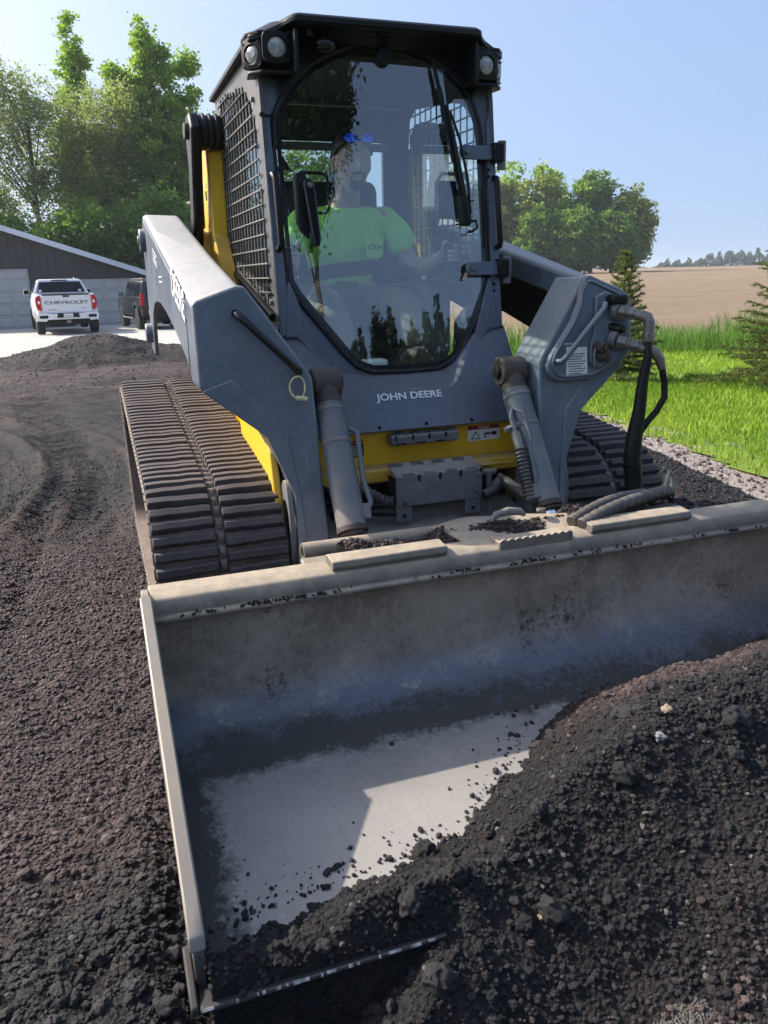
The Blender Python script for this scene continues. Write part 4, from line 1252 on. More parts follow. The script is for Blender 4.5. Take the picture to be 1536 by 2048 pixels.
# ---- bucket
def mat_bucket():
    m, nt, b, out = nodes('bucket_steel')
    c = texco(nt)
    geo = nt.nodes.new('ShaderNodeNewGeometry'); sp = nt.nodes.new('ShaderNodeSeparateXYZ'); nt.links.new(geo.outputs['Position'], sp.inputs[0])
    n1 = noise(nt, 6, 6, .7, c); n2 = noise(nt, 55, 5, .8, c)
    ms = N(nt, 'ShaderNodeMapping'); ms.inputs['Scale'].default_value = (14, 1.2, 1.2); nt.links.new(c, ms.inputs[0])
    st = noise(nt, 5, 5, .7, ms.outputs[0])
    n0 = noise(nt, 2.2, 4, .6, c); n4 = noise(nt, 130, 3, .7, c)
    rag = math_n(nt, 'ADD', math_n(nt, 'MULTIPLY', n1, .55), math_n(nt, 'ADD', math_n(nt, 'MULTIPLY', n2, .55), math_n(nt, 'MULTIPLY', n0, .35)))   # mean about .72

    def rng_(sock, lo, hi):
        mr = N(nt, 'ShaderNodeMapRange'); mr.inputs[1].default_value = lo; mr.inputs[2].default_value = hi
        nt.links.new(sock, mr.inputs[0]); return mr.outputs[0]
    # upper back: caked dust, mottled and flecked, with a ragged lower boundary
    hgt = math_n(nt, 'ADD', sp.outputs['Z'], math_n(nt, 'MULTIPLY', math_n(nt, 'SUBTRACT', rag, .72), .22))
    up = rng_(hgt, .175, .245)
    cake = mix(nt, ramp(nt, n0, .35, .65), (.26, .215, .165), (.37, .31, .24))
    cake = mix(nt, math_n(nt, 'MULTIPLY', ramp(nt, math_n(nt, 'ADD', math_n(nt, 'MULTIPLY', n1, .65), math_n(nt, 'MULTIPLY', n2, .35)), .44, .60), .75), cake, (.13, .105, .082))
    cake = mix(nt, math_n(nt, 'MULTIPLY', ramp(nt, st, .58, .72), .35), cake, (.44, .39, .32))
    cake = mix(nt, ramp(nt, n2, .64, .70), cake, (.05, .043, .038))
    cake = mix(nt, ramp(nt, math_n(nt, 'ADD', math_n(nt, 'MULTIPLY', n2, .5), math_n(nt, 'MULTIPLY', noise(nt, 3.1, 3, .6, c), .6)), .64, .70), cake, (.045, .036, .032))
    # scoured floor
    steel = mix(nt, ramp(nt, n0, .3, .7), (.38, .345, .305), (.45, .41, .365))
    steel = mix(nt, math_n(nt, 'MULTIPLY', ramp(nt, st, .50, .75), .45), steel, (.33, .30, .27))
    steel = mix(nt, math_n(nt, 'MULTIPLY', ramp(nt, n4, .62, .70), .6), steel, (.12, .11, .10))
    # asphalt smeared in the bend and along the left corner
    yb_ = math_n(nt, 'ABSOLUTE', math_n(nt, 'SUBTRACT', sp.outputs['Y'], -1.085))
    band = math_n(nt, 'SUBTRACT', 1.0, rng_(yb_, .0, .17))
    edge = rng_(sp.outputs['X'], -.86, -1.05)
    src = math_n(nt, 'MAXIMUM', band, math_n(nt, 'MULTIPLY', edge, .9))
    sm2 = ramp(nt, math_n(nt, 'ADD', math_n(nt, 'MULTIPLY', src, .62), math_n(nt, 'MULTIPLY', rag, .75)), .78, .92)
    soft = math_n(nt, 'SUBTRACT', 1.0, rng_(yb_, .08, .34))
    soft = math_n(nt, 'MAXIMUM', soft, rng_(sp.outputs['X'], -.70, -1.04))
    steel = mix(nt, math_n(nt, 'MULTIPLY', math_n(nt, 'MULTIPLY', soft, ramp(nt, rag, .5, .95)), .9), steel, (.115, .112, .098))
    steel2 = mix(nt, math_n(nt, 'MULTIPLY', sm2, .93), steel, (.042, .040, .034))
    # polished band in the curve, its sky reflection painted in as bluish colour
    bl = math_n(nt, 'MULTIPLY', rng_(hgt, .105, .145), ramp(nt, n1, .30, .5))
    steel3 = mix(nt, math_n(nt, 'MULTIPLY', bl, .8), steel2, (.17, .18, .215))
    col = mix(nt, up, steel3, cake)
    nt.links.new(col, b.inputs['Base Color'])
    clean = math_n(nt, 'MULTIPLY', math_n(nt, 'SUBTRACT', 1.0, up), math_n(nt, 'SUBTRACT', 1.0, math_n(nt, 'MULTIPLY', sm2, .85)))
    nt.links.new(math_n(nt, 'MULTIPLY', clean, .25), b.inputs['Metallic'])
    rg = N(nt, 'ShaderNodeMapRange'); rg.inputs[3].default_value = .9; rg.inputs[4].default_value = .45; nt.links.new(clean, rg.inputs[0])
    nt.links.new(rg.outputs[0], b.inputs['Roughness'])
    bump(nt, b, n2, .25, .004)
    return m


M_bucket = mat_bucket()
M_bedge = dusty('bucket_edge', (.27, .25, .225), .45, (.38, .31, .22), .65, .3, .15, metal=.45)
M_cut = dusty('cutting_steel', (.035, .033, .032), .6, (.05, .043, .04), .8, .3, .2, metal=.2)
M_brim = dusty('bucket_rim', (.12, .108, .095), .5, (.46, .375, .27), .60, .62, .12, metal=.1)
M_bright = simple('worn_bright_steel', (.40, .39, .365), .45, .3, .8, 90)
BW = 1.06
prf = [(-.948, .47), (-.950, .36), (-.957, .27), (-.975, .20), (-1.010, .145), (-1.065, .108), (-1.14, .086), (-1.22, .077), (-1.32, FLOOR), (-1.80, FLOOR)]
shell = MB()
ins = [(y, z) for y, z in prf]
outp = [(y + .016 * (1 if z > .12 else .4), z - (.016 if z < .12 else .004)) for y, z in prf]
xs = np.linspace(-BW + .01, BW - .01, 25)
bw = MB().loft([[(x, y, z) for y, z in ins] + [(x, y, z) for y, z in reversed(outp)] for x in xs])
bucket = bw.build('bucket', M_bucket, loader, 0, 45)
SP = [(-.90, .30), (-.885, .47), (-.905, .525), (-.985, .532), (-1.03, .515), (-1.40, .365), (-1.72, .225), (-1.775, .185), (-1.785, .06), (-1.1, .05), (-.97, .11), (-.92, .2)]
for s in (-1, 1):
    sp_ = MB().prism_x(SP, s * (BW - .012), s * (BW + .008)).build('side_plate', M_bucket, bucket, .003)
    MB().prism_x([(-.985, .537), (-1.03, .520), (-1.40, .370), (-1.72, .230), (-1.78, .19), (-1.79, .165), (-1.77, .165), (-1.71, .205), (-1.39, .345), (-1.02, .495), (-.985, .505)], s * (BW - .016), s * (BW + .014)).build('edge_bar', M_bedge, bucket, .004)
    for y, z in ((-.93, .50), (-.96, .43)):
        MB().cyl((s * (BW + .006), y, z), (s * (BW + .022), y, z), .013, 6).build('bolt', M_rust, sp_, .002)
    MB().prism_x([(-1.70, .052), (-1.70, .105), (-1.80, .10), (-1.834, .090), (-1.834, .070)], s * (BW + .009), s * (BW + .024)).build('side_cutter', M_cut, bucket, .004)
MB().prism_x([(-1.72, .056), (-1.72, .0735), (-1.80, .085), (-1.838, .090), (-1.842, .080), (-1.80, .058)], -BW - .008, BW + .008).build('cutting_edge', M_cut, bucket, .004)
wl_ = MB(); xw = -BW - .005
while xw < BW:
    ln_ = random.uniform(.004, .05) * random.random(); 
    wl_.prism_x([(-1.8375, .0895), (-1.8392, .0908), (-1.8425, .0835 + random.uniform(0, .004)), (-1.8385, .084)], xw, xw + ln_ * .6 + .002)
    xw += ln_ + .004 + random.uniform(.002, .06) * random.random()
wl_.build('worn_lip', M_bright, bucket, 0)
RIM = [(-.845, .47), (-.850, .505), (-.868, .522), (-.940, .524), (-.965, .515), (-.978, .495), (-.980, .472), (-.990, .468), (-.990, .455), (-.962, .452), (-.948, .44), (-.845, .44)]
MB().prism_x(RIM, -BW + .012, BW - .012).build('top_rim', M_brim, bucket, .006, 40, 3)
for xa, xb in ((-.555, -.205), (.285, .665)):
    MB().prism_x([(-.885, .522), (-.885, .545), (-.905, .553), (-.962, .548), (-.968, .530), (-.96, .519)], xa, xb).build('wear_bar', M_brim, bucket, .004)
sc_ = MB()
n_ = 60
tp = [(-.035 + .25 * k / n_, .538 + .006 * abs(math.sin(math.pi * 10 * k / n_))) for k in range(n_ + 1)]
sc_.prism_y([(-.035, .50)] + tp + [(.215, .50)], -.968, -.958)
sc_.box(-.035, .215, -.962, -.90, .518, .530)
sc_.box(-.037, -.027, -.966, -.90, .50, .536)
sc_.build('serrated_step', M_brim, bucket, .002)
# coupler behind the rim
car = MB().box(-.56, .75, -.70, -.64, .16, .46).box(-.58, .80, -.86, -.66, .42, .448).build('carrier', M_bracket, bucket, .006)
tb = MB()
ra_ = [2 * math.pi * k / 24 for k in range(24)]
tb.loft([[(x, -.69 + r * math.cos(a), .490 + r * math.sin(a)) for a in ra_] for x, r in ((-.575, .020), (-.575, .031), (-.02, .031), (-.02, .020), (-.575, .020))], True, False)
tb.build('carrier_tube', M_brim, car, 0, 40)
MB().prism_x([(-.86, .44), (-.80, .44), (-.76, .47), (-.76, .50), (-.82, .49), (-.86, .47)], -.60, -.50).build('latch_hook', M_brim, car, .006)
MB().tube([(-.60, -.86, .475), (-.52, -.845, .478), (-.47, -.83, .480)], .014, 10).build('latch_pin', M_zinc, car, .002)


def sheet(fn, nu, nv, th, name, mat, par):
    top_, bot_ = [], []
    mb = MB(); b0 = 0
    V = []
    for i in range(nu + 1):
        for j in range(nv + 1): V.append(Vector(fn(i / nu, j / nv)))
    F = [(i * (nv + 1) + j, (i + 1) * (nv + 1) + j, (i + 1) * (nv + 1) + j + 1, i * (nv + 1) + j + 1) for i in range(nu) for j in range(nv)]
    mb.add(V, F)
    o = mb.build(name, mat, par, 0, 50)
    md = o.modifiers.new('thick', 'SOLIDIFY'); md.thickness = th; md.offset = -1
    return o


def flap(u, v):
    A, B = Vector((-.165, -.745, .535)), Vector((.155, -.705, .545)); C_, D_ = Vector((.395, -.850, .535)), Vector((-.10, -.905, .515))
    p = (A.lerp(B, u)).lerp(D_.lerp(C_, u), v)
    p.z += .012 * math.sin(u * 5 + v * 3) + .015 * v * v * math.sin(u * 6.5) - .01 * v
    return p


cv = sheet(flap, 16, 10, .008, 'cover_flap', M_brim, bucket)
MB().tube([(.02, -.80, .548), (.035, -.80, .568), (.08, -.80, .575), (.125, -.80, .568), (.14, -.80, .555)], [.006, .012, .014, .012, .006], 10).build('flap_handle', M_bracket, cv, 0, 60)
MB().cyl((.215, -.775, .55), (.215, -.775, .562), .016, 16).build('flap_bolt', M_zinc, cv, .002)

# dirt lying along the rim ledge
def h_led(x, y):
    return .478 + .052 * np.exp(-((y + .79) / .07) ** 2) + .018 * fbm(x * 9, y * 9, 4, 66) + .02 * vnoise(x * 3, y * 2, 67)


led = grid_mesh('packed_dirt', np.arange(-.47, .80, .012), np.arange(-.87, -.70, .012), h_led, M_mill, attrs={'wet': lambda x, y: np.full_like(x, .28) + .4 * vnoise(x * 5, y * 5, 9)})
tag(led, 'crumbly brown dirt packed on the ledge behind the bucket rim', 'dirt', kind='stuff')
P = pts_in(2600, -.47, .80, -.87, -.71); S = .0025 * 4 ** (rng.uniform(0, 1, len(P)) ** 2)
o = scatter('ledge_crumbs', np.column_stack([P, h_led(P[:, 0], P[:, 1]) + S * .3]), S, np.clip(rng.normal(.35, .25, len(P)), 0, 1))
tag(o, 'crumbs of dirt on the ledge behind the bucket rim', 'dirt', kind='stuff')
# black crumbs stuck along the lower lip of the rim
P = []
for k in range(46):
    xc = random.uniform(-1.0, 1.02); n_c = int(1 + 40 * random.random() ** 4)
    for j in range(n_c): P.append((xc + random.gauss(0, .006 + .0009 * n_c), random.uniform(-.992, -.975), .468 + abs(random.gauss(0, .004))))
P = np.array(P); S = rng.uniform(.002, .0055, len(P))
o = scatter('rim_crumbs', P, S, np.full(len(P), .85))
tag(o, 'black asphalt crumbs caught along the lip of the bucket rim', 'dirt', kind='stuff')

# spiral wrapped hoses lying on the bucket rim
def spiral(path, r, name):
    pp = []
    P_ = [Vector(p) for p in path]
    for k in range(len(P_) - 1):
        p0 = P_[max(k - 1, 0)]; p1 = P_[k]; p2 = P_[k + 1]; p3 = P_[min(k + 2, len(P_) - 1)]
        for j in range(14):
            t_ = j / 14
            pp.append(.5 * ((2 * p1) + (p2 - p0) * t_ + (2 * p0 - 5 * p1 + 4 * p2 - p3) * t_ ** 2 + (3 * p1 - p0 - 3 * p2 + p3) * t_ ** 3))
    pp.append(P_[-1])
    return MB().tube(pp, [r * (1.0 if k % 4 else .86) for k in range(len(pp))], 14).build(name, M_wrap, loader, 0, 35)


spiral([(.27, -.87, .535), (.36, -.835, .552), (.47, -.80, .565), (.58, -.765, .560), (.66, -.73, .545), (.72, -.68, .50)], .0205, 'wrapped_hose')
spiral([(.28, -.915, .535), (.38, -.89, .558), (.50, -.855, .570), (.62, -.82, .572), (.72, -.77, .56), (.78, -.70, .52)], .0235, 'wrapped_hose')
MB().tube([(.50, -.88, .522), (.58, -.87, .530), (.66, -.86, .528), (.72, -.85, .51)], .020, 12).build('hose', M_hose, loader, 0, 60)
MB().tube([(.66, -.80, .535), (.685, -.795, .575), (.705, -.785, .615), (.722, -.772, .632), (.738, -.765, .622), (.735, -.775, .585), (.715, -.79, .545)], .0075, 10).build('wire_loop', M_zinc, loader, 0, 60)
# ================================================================== cab
DOOR = [(.013, 2.118), (-.09, 2.104), (-.174, 2.070), (-.255, 2.03), (-.321, 1.975), (-.370, 1.91), (-.396, 1.855), (-.407, 1.747), (-.406, 1.50), (-.402, 1.299), (-.375, 1.245), (-.29, 1.135), (-.212, 1.035), (-.165, .985), (-.107, .962), (.03, .958), (.16, .960), (.225, .985), (.278, 1.034), (.34, 1.14), (.389, 1.243), (.400, 1.32), (.402, 1.55), (.400, 1.80), (.393, 1.865), (.37, 1.935), (.335, 1.99), (.27, 2.045), (.189, 2.085), (.10, 2.110)]
DC = (0.0, 1.52)


def scaled(poly, d):
    out = []
    n = len(poly)
    for i in range(n):
        a = Vector(poly[i - 1]); b = Vector(poly[(i + 1) % n]); t = (b - a).normalized(); nr = Vector((t.y, -t.x))
        p = Vector(poly[i])
        if nr.dot(p - Vector(DC)) < 0: nr = -nr
        out.append((p.x + nr.x * d, p.y + nr.y * d))
    return out


def bulge(x, z):   # slight wrap of the door glass
    return .05 * (x / .4) ** 2 * .35


def front(poly, off): return [(x, ycab(z) + off + bulge(x, z), z) for x, z in poly]


cab = thing_cab = MB()
OUT = []
for x, z in DOOR:
    a = math.atan2(z - DC[1], x)
    # outer frame outline: straight posts, flat head
    ux, uz = math.cos(a), math.sin(a)
    cand = []
    if abs(ux) > 1e-6:
        k = (.455 if ux > 0 else -.455) / ux
        cand.append(k)
    if uz > 1e-6: cand.append((2.125 - DC[1]) / uz)
    if uz < -1e-6: cand.append((.93 - DC[1]) / uz)
    k = min(cand)
    OUT.append((k * ux, DC[1] + k * uz))
OUT = [(x, z) if z > 1.1 else (max(-.43, min(.43, x)), z) for x, z in OUT]
fr = MB()
o1 = scaled(DOOR, .018)
fr.loft([[(x, ycab(z) + .10, z) for x, z in OUT], [(x, ycab(z) + .004, z) for x, z in OUT], front(o1, .0), [(x, y + .03, z) for x, y, z in front(o1, 0)]], True, False)
cabf = fr.build('cab', M_cabpaint, loader, .006, 40)
# posts: proud cover strips on both sides of the door, split by a seam
for s in (-1, 1):
    MB().prism_y([(s * .456, 1.10), (s * .415, 1.10), (s * .428, 1.86), (s * .456, 1.98)], -.010, .0035, ycab).build('post_cover', M_cabpaint, cabf, .004)
    MB().prism_y([(s * .440, 1.095), (s * .395, 1.095), (s * .300, .985), (s * .405, 1.29), (s * .414, 1.29)], -.012, .003, ycab).build('post_cover', M_cabpaint, cabf, .003)
# arch plate around the top of the door, black
ARC = [p for p in DOOR if p[1] > 1.93]
left = sorted([p for p in DOOR if p[1] > 1.88], key=lambda p: p[0])
ap_ = MB()
rin = [(x, ycab(z) - .006, z + .012) for x, z in left]
rout = [(x * 1.02 if abs(x) < .2 else (.452 if x > 0 else -.452), ycab(2.12) - .004, 2.126) for x, z in left]
ap_.loft([rin, rout], False, False)
ap_ = ap_.build('arch_panel', M_black, cabf, 0, 40)
# rubber seal and glass door
sl = front(scaled(DOOR, .010), -.006)
MB().tube(sl + [sl[0], sl[1]], .010, 8, False).build('door_seal', M_rubber, cabf, 0, 60)
gl = MB()
gv = front(DOOR, -.012)
cen = (0, ycab(1.52) - .012, 1.52)
rings_ = [[tuple(Vector(cen).lerp(Vector((p[0], ycab(p[2]) - .012 + bulge(p[0] * f, 0), p[2])), f)) if False else (p[0] * f, ycab(1.52 + (p[2] - 1.52) * f) - .012 + bulge(p[0] * f, 0), 1.52 + (p[2] - 1.52) * f) for p in gv] for f in (.02, .2, .4, .6, .8, .92, 1.0)]
gl.loft(rings_, True, False)
gl.f.append(tuple(range(len(gv))))
door = gl.build('door_glass', M_glass, cabf, 0, 80)
ed_ = MB().loft([front(DOOR, -.013), front(scaled(DOOR, -.016), -.013), front(scaled(DOOR, -.016), -.010), front(DOOR, -.010)], True, False).build('door_border', M_blackg, cabf, 0, 40)
# top pivot button, hinges, handle, wiper on the glass
zt = 2.075
MB().cyl((.014, ycab(zt) - .012, zt), (.014, ycab(zt) - .034, zt), .030, 28).cyl((.014, ycab(zt) - .034, zt), (.014, ycab(zt) - .040, zt), .010, 8).build('door_stop', M_black, cabf, .003)
for zc, pin in ((1.755, 1), (1.325, 1)):
    y0 = ycab(zc) - .02
    hg = MB().prism_y([(.326 + .026 * math.cos(a), zc + .026 * math.sin(a)) for a in [math.pi / 2 + math.pi * k / 10 for k in range(11)]] + [(.445, zc - .026), (.445, zc + .026)], -.030, -.014, ycab).build('hinge', M_cabpaint, cabf, .004)
    MB().cyl((.328, y0 - .010, zc), (.328, y0 - .024, zc), .009, 8).build('bolt', M_zinc, hg, .002)
    MB().box(.435, .480, y0 - .03, y0 + .05, zc - .035, zc + .035).build('hinge_block', M_black, hg, .006)
    MB().cyl((.482, y0 + .0, zc - .060), (.482, y0 + .0, zc + .045), .017, 16).build('hinge_pin', M_bracket, hg, .003)
    for dz in (-.06, -.085): MB().cyl((.425, y0 + .005, zc + dz), (.425, y0 - .004, zc + dz), .007, 8).build('bolt', M_black, hg, .001)
# exterior latch assembly near the left post
ym = ycab(1.54) - .02
lt = MB().prism_y([(-.355, 1.66), (-.345, 1.672), (-.320, 1.672), (-.312, 1.655), (-.312, 1.44), (-.345, 1.47), (-.355, 1.50)], -.02, .03, ycab).build('latch_plate', M_black, cabf, .006)
MB().loft([[(x, ycab(z) + o_, z) for x, z, o_ in ((-.337, 1.632, -.025), (-.332, 1.645, -.025), (-.312, 1.652, -.025), (-.296, 1.642, -.025), (-.292, 1.625, -.025), (-.288, 1.44, -.025), (-.296, 1.412, -.025), (-.314, 1.410, -.025), (-.322, 1.43, -.025))],
           [(x, ycab(z) + o_, z) for x, z, o_ in ((-.335, 1.630, -.055), (-.330, 1.641, -.055), (-.312, 1.648, -.055), (-.298, 1.640, -.055), (-.294, 1.625, -.055), (-.290, 1.44, -.075), (-.297, 1.415, -.075), (-.313, 1.413, -.075), (-.320, 1.43, -.075))]]).build('door_handle', M_blackg, lt, .006, 40, 3)
MB().cyl((-.312, ycab(1.625) - .054, 1.625), (-.312, ycab(1.625) - .061, 1.625), .010, 16).build('lock', M_zinc, lt, .002)
MB().tube([(-.345, .05, 1.66), (-.33, .06, 1.672), (-.245, .07, 1.672), (-.228, .07, 1.66), (-.222, .07, 1.56), (-.235, .07, 1.535), (-.29, .06, 1.535)], .006, 8).build('latch_rod', M_black, lt, 0, 60)
# wiper: arm, blade and motor
wp = lambda x, z, o_=-.03: (x, ycab(z) + o_, z)
wip = MB().tube([wp(.318, 1.50), wp(.300, 1.62, -.04), wp(.275, 1.78, -.04), wp(.250, 1.92, -.035)], [.010, .009, .007, .006], 8).build('wiper_arm', M_black, cabf, .001)
MB().tube([wp(.330, 1.53), wp(.322, 1.66, -.035), wp(.295, 1.80, -.04), wp(.262, 1.90, -.035)], .0055, 8).build('wiper_link', M_black, wip, 0, 60)
bl = MB()
A = Vector(wp(.207, 2.075, -.022)); B = Vector(wp(.300, 1.60, -.020)); dv = (B - A).normalized(); sd = dv.cross(Vector((0, -1, .14))).normalized()
for k in range(20):
    p = A.lerp(B, k / 20); q = A.lerp(B, (k + 1) / 20)
    w_ = .012 * min(1, .35 + k * .12) * (1 if k % 3 else .72)
    bl.loft([[p + sd * w_, p - sd * w_ * .8, p - sd * w_ * .8 + Vector((0, -.012, 0)), p + sd * w_ + Vector((0, -.012, 0))], [q + sd * w_, q - sd * w_ * .8, q - sd * w_ * .8 + Vector((0, -.012, 0)), q + sd * w_ + Vector((0, -.012, 0))]])
bl.build('wiper_blade', M_black, wip)
MB().prism_y([(.285, 1.60), (.325, 1.60), (.335, 1.50), (.325, 1.485), (.295, 1.485)], -.035, .012, ycab).build('wiper_motor', M_black, wip, .008)
MB().tube([wp(.325, 1.50), wp(.350, 1.505), wp(.355, 1.48), wp(.335, 1.465), wp(.315, 1.462)], .005, 8).build('washer_hose', M_hose, wip, 0, 60)
MB().box(.30, .345, ycab(1.58) - .032, ycab(1.58) - .02, 1.575, 1.58).build('nozzle', M_black, wip)
# small orange-white tag on the glass
MB().prism_y([(.285, 1.285), (.297, 1.28), (.335, 1.335), (.322, 1.345)], -.0165, -.0135, ycab).build('glass_decal', simple('pink_decal', (.50, .36, .30), .6), cabf)
# grab bars
for x, s in ((-.437, -1), (.448, 1)):
    z0, z1 = 1.405, 1.665
    dy_ = -.045
    MB().tube([(x - s * .012 * 0, ycab(z1) + .0, z1), (x, ycab(z1) + dy_ * .7, z1 - .004), (x + s * -.004, ycab(z1) + dy_, z1 - .02), (x + s * -.004, ycab(z0) + dy_, z0 + .02), (x, ycab(z0) + dy_ * .7, z0 + .004), (x, ycab(z0), z0)], .0115, 12).build('grab_bar', M_black, cabf, 0, 60)
MB().tube([(-.455, ycab(1.86) - .012, 1.862), (-.43, ycab(1.86) - .016, 1.858), (-.405, ycab(1.86) - .018, 1.865)], .004, 8).cyl((-.456, ycab(1.86) - .006, 1.862), (-.456, ycab(1.86) - .018, 1.862), .008, 10).build('clip', M_black, cabf, 0)
# side walls with guarded windows
OPN = [(.955, 2.02), (.88, 2.055), (.46, 2.005), (.34, 1.98), (.23, 1.90), (.165, 1.80), (.075, 1.245), (.095, 1.215), (1.03, 1.43), (1.045, 1.46), (1.0, 1.8)]
OUTS = [(1.07, 2.10), (.90, 2.125), (.45, 2.125), (.25, 2.12), (.125, 2.10), (.09, 1.95), (-.012, 1.14), (.02, 1.10), (1.10, 1.33), (1.12, 1.40), (1.10, 1.8)]
for s in (-1, 1):
    sw = MB()
    X0, X1 = s * .457, s * .440
    sw.loft([[(X0, y, z) for y, z in OUTS], [(X0, y, z) for y, z in OPN], [(X1, y, z) for y, z in OPN], [(X1, y, z) for y, z in OUTS], [(X0, y, z) for y, z in OUTS]], True, False)
    wall = sw.build('side_wall', M_side, cabf, .003)
    # lower sill
    MB().tube([(s * .462, 1.06, 1.385), (s * .466, .6, 1.29), (s * .462, .06, 1.165)], .016, 10).build('sill_tube', M_black, wall, 0, 60)

    def inside(y, z):
        c_ = False; n = len(OPN); j = n - 1
        for i in range(n):
            yi, zi = OPN[i]; yj, zj = OPN[j]
            if (zi > z) != (zj > z) and y < (yj - yi) * (z - zi) / (zj - zi) + yi: c_ = not c_
            j = i
        return c_
    gb_ = MB()
    xg = s * .4605
    for k in range(16):
        y = .07 + k * .064
        zs = [z for z in np.arange(1.15, 2.1, .01) if inside(y, z)]
        if zs: gb_.cyl((xg, y, min(zs) - .02), (xg, y, max(zs) + .02), .0036, 6)
    for k in range(16):
        z = 1.255 + k * .052
        ys = [y for y in np.arange(0, 1.1, .01) if inside(y, z)]
        if ys: gb_.cyl((xg + s * .005, min(ys) - .025, z), (xg + s * .005, max(ys) + .025, z), .0040, 6)
    gb_.build('window_guard', simple('guard_wire' + str(s), (.16, .155, .15), .45, .4, .3, 60), wall, 0, 60)
    MB().add([(s * .445, y, z) for y, z in OPN], [tuple(range(len(OPN)))]).build('side_window', M_sideglass, wall)
    for y, z in ((.19, 1.93), (.07, 1.22), (.97, 1.42)):
        MB().cyl((s * .457, y, z), (s * .47, y, z), .010, 8).build('bolt', M_bracket, wall, .002)
# roof with visor and lamp pods
RP = [(-.335, -.030), (.335, -.030), (.352, -.020), (.372, .015), (.395, .035), (.46, .05), (.487, .075), (.492, .14), (.478, 1.10), (.44, 1.16), (-.44, 1.16), (-.478, 1.10), (-.492, .14), (-.487, .075), (-.46, .05), (-.395, .035), (-.372, .015), (-.352, -.020)]


def zroof(x, y): return 2.156 - .045 * sstep(.34, .47, abs(x)) - .0 * y


rf = MB().loft([[(x, y, zroof(x, y) - .022) for x, y in RP], [(x, y, zroof(x, y) - .004) for x, y in RP], [(x * .985, y + (.012 if y < .3 else -.01), zroof(x, y) + .006) for x, y in RP], [(x * .80, .45 + (y - .45) * .8, 2.172) for x, y in RP]])
roof = rf.build('roof', M_black, cabf, .003, 50)
MB().loft([[(x, -.022, 2.130) for x in (-.33, .33)] + [(.36, .115, 2.124), (-.36, .115, 2.124)], [(x, -.022, 2.134) for x in (-.33, .33)] + [(.36, .115, 2.128), (-.36, .115, 2.128)]]).build('visor_underside', M_black, roof)


def lamp(c, n, w, name='work_lamp'):
    n = Vector(n).normalized(); c = Vector(c)
    q = n.to_track_quat('Z', 'Y').to_matrix().to_4x4()
    M = Matrix.Translation(c) @ q
    sq = []
    for k in range(32):
        a = 2 * math.pi * k / 32
        e = 5.0
        r = 1 / ((abs(math.cos(a)) ** e + abs(math.sin(a)) ** e) ** (1 / e))
        sq.append((r * math.cos(a) * w, r * math.sin(a) * w))
    ci = [(math.cos(2 * math.pi * k / 32) * w * .66, math.sin(2 * math.pi * k / 32) * w * .66) for k in range(32)]
    mb = MB().loft([[M @ Vector((x * .9, y * .9, -.05)) for x, y in sq], [M @ Vector((x, y, -.012)) for x, y in sq], [M @ Vector((x, y, .0)) for x, y in sq], [M @ Vector((x, y, .004)) for x, y in ci], [M @ Vector((x * .97, y * .97, -.008)) for x, y in ci]], True, True)
    lp_ = mb.build(name, M_black, roof, .002, 40)
    MB().loft([[M @ Vector((x * .97, y * .97, -.004)) for x, y in ci], [M @ Vector((x * .70, y * .70, .003)) for x, y in ci], [M @ Vector((x * .3, y * .3, .006)) for x, y in ci]]).build('lens', M_lensw, lp_, 0, 60)
    for sx in (-1, 1):
        MB().cyl(M @ Vector((sx * w * .27, 0, .0055)), M @ Vector((sx * w * .27, 0, .0068)), w * .23, 20).build('reflector', M_reflw, lp_, 0)
    for sx in (-1, 1):
        for sy in (-1, 1):
            MB().cyl(M @ Vector((sx * w * .78, sy * w * .78, .0)), M @ Vector((sx * w * .78, sy * w * .78, .004)), w * .08, 8).build('screw', M_rubber, lp_)
    return lp_


M_lensw = simple('lamp_lens', (.46, .46, .44), .15, 0, .1, 30, spec=.8)
M_reflw = simple('lamp_reflector', (.30, .30, .29), .2, .3, .1, 30)
lamp((-.400, .03, 2.066), (.0, -1, -.03), .050)
lamp((-.478, .085, 2.050), (-.8, -.6, -.03), .046)
lamp((.402, .035, 2.055), (.12, -1, -.03), .050)
lamp((.478, .085, 2.050), (.8, -.6, -.03), .046)
for s in (-1, 1):   # lamp alcove: top, bottom lip and cheek
    MB().prism_z([(s * .335, .03), (s * .46, .045), (s * .495, .09), (s * .495, .18), (s * .335, .18)], 2.105, 2.118).build('alcove_roof', M_black, roof, .003)
    MB().prism_z([(s * .345, .035), (s * .455, .045), (s * .492, .09), (s * .485, .16), (s * .345, .10)], 1.985, 1.998).build('alcove_lip', M_black, roof, .004)
    MB().prism_z([(s * .333, -.01), (s * .347, -.01), (s * .352, .12), (s * .335, .12)], 1.985, 2.118).build('alcove_cheek', M_black, roof, .004)
    MB().prism_z([(s * .34, .075), (s * .44, .08), (s * .47, .13), (s * .46, .17), (s * .34, .13)], 1.99, 2.11).build('alcove_back', M_black, roof, .003)
# horn-shaped camera under the visor
cm = MB().ball((-.228, .035, 2.085), .034, 1.25, .9, .75).build('visor_beacon', M_blackg, roof, 0, 60)
MB().tube([(-.262, .04, 2.10), (-.272, .03, 2.112), (-.285, .03, 2.118)], .008, 8).cyl((-.285, .02, 2.10), (-.285, .02, 2.125), .010, 8).build('beacon_mount', M_black, cm, .001)

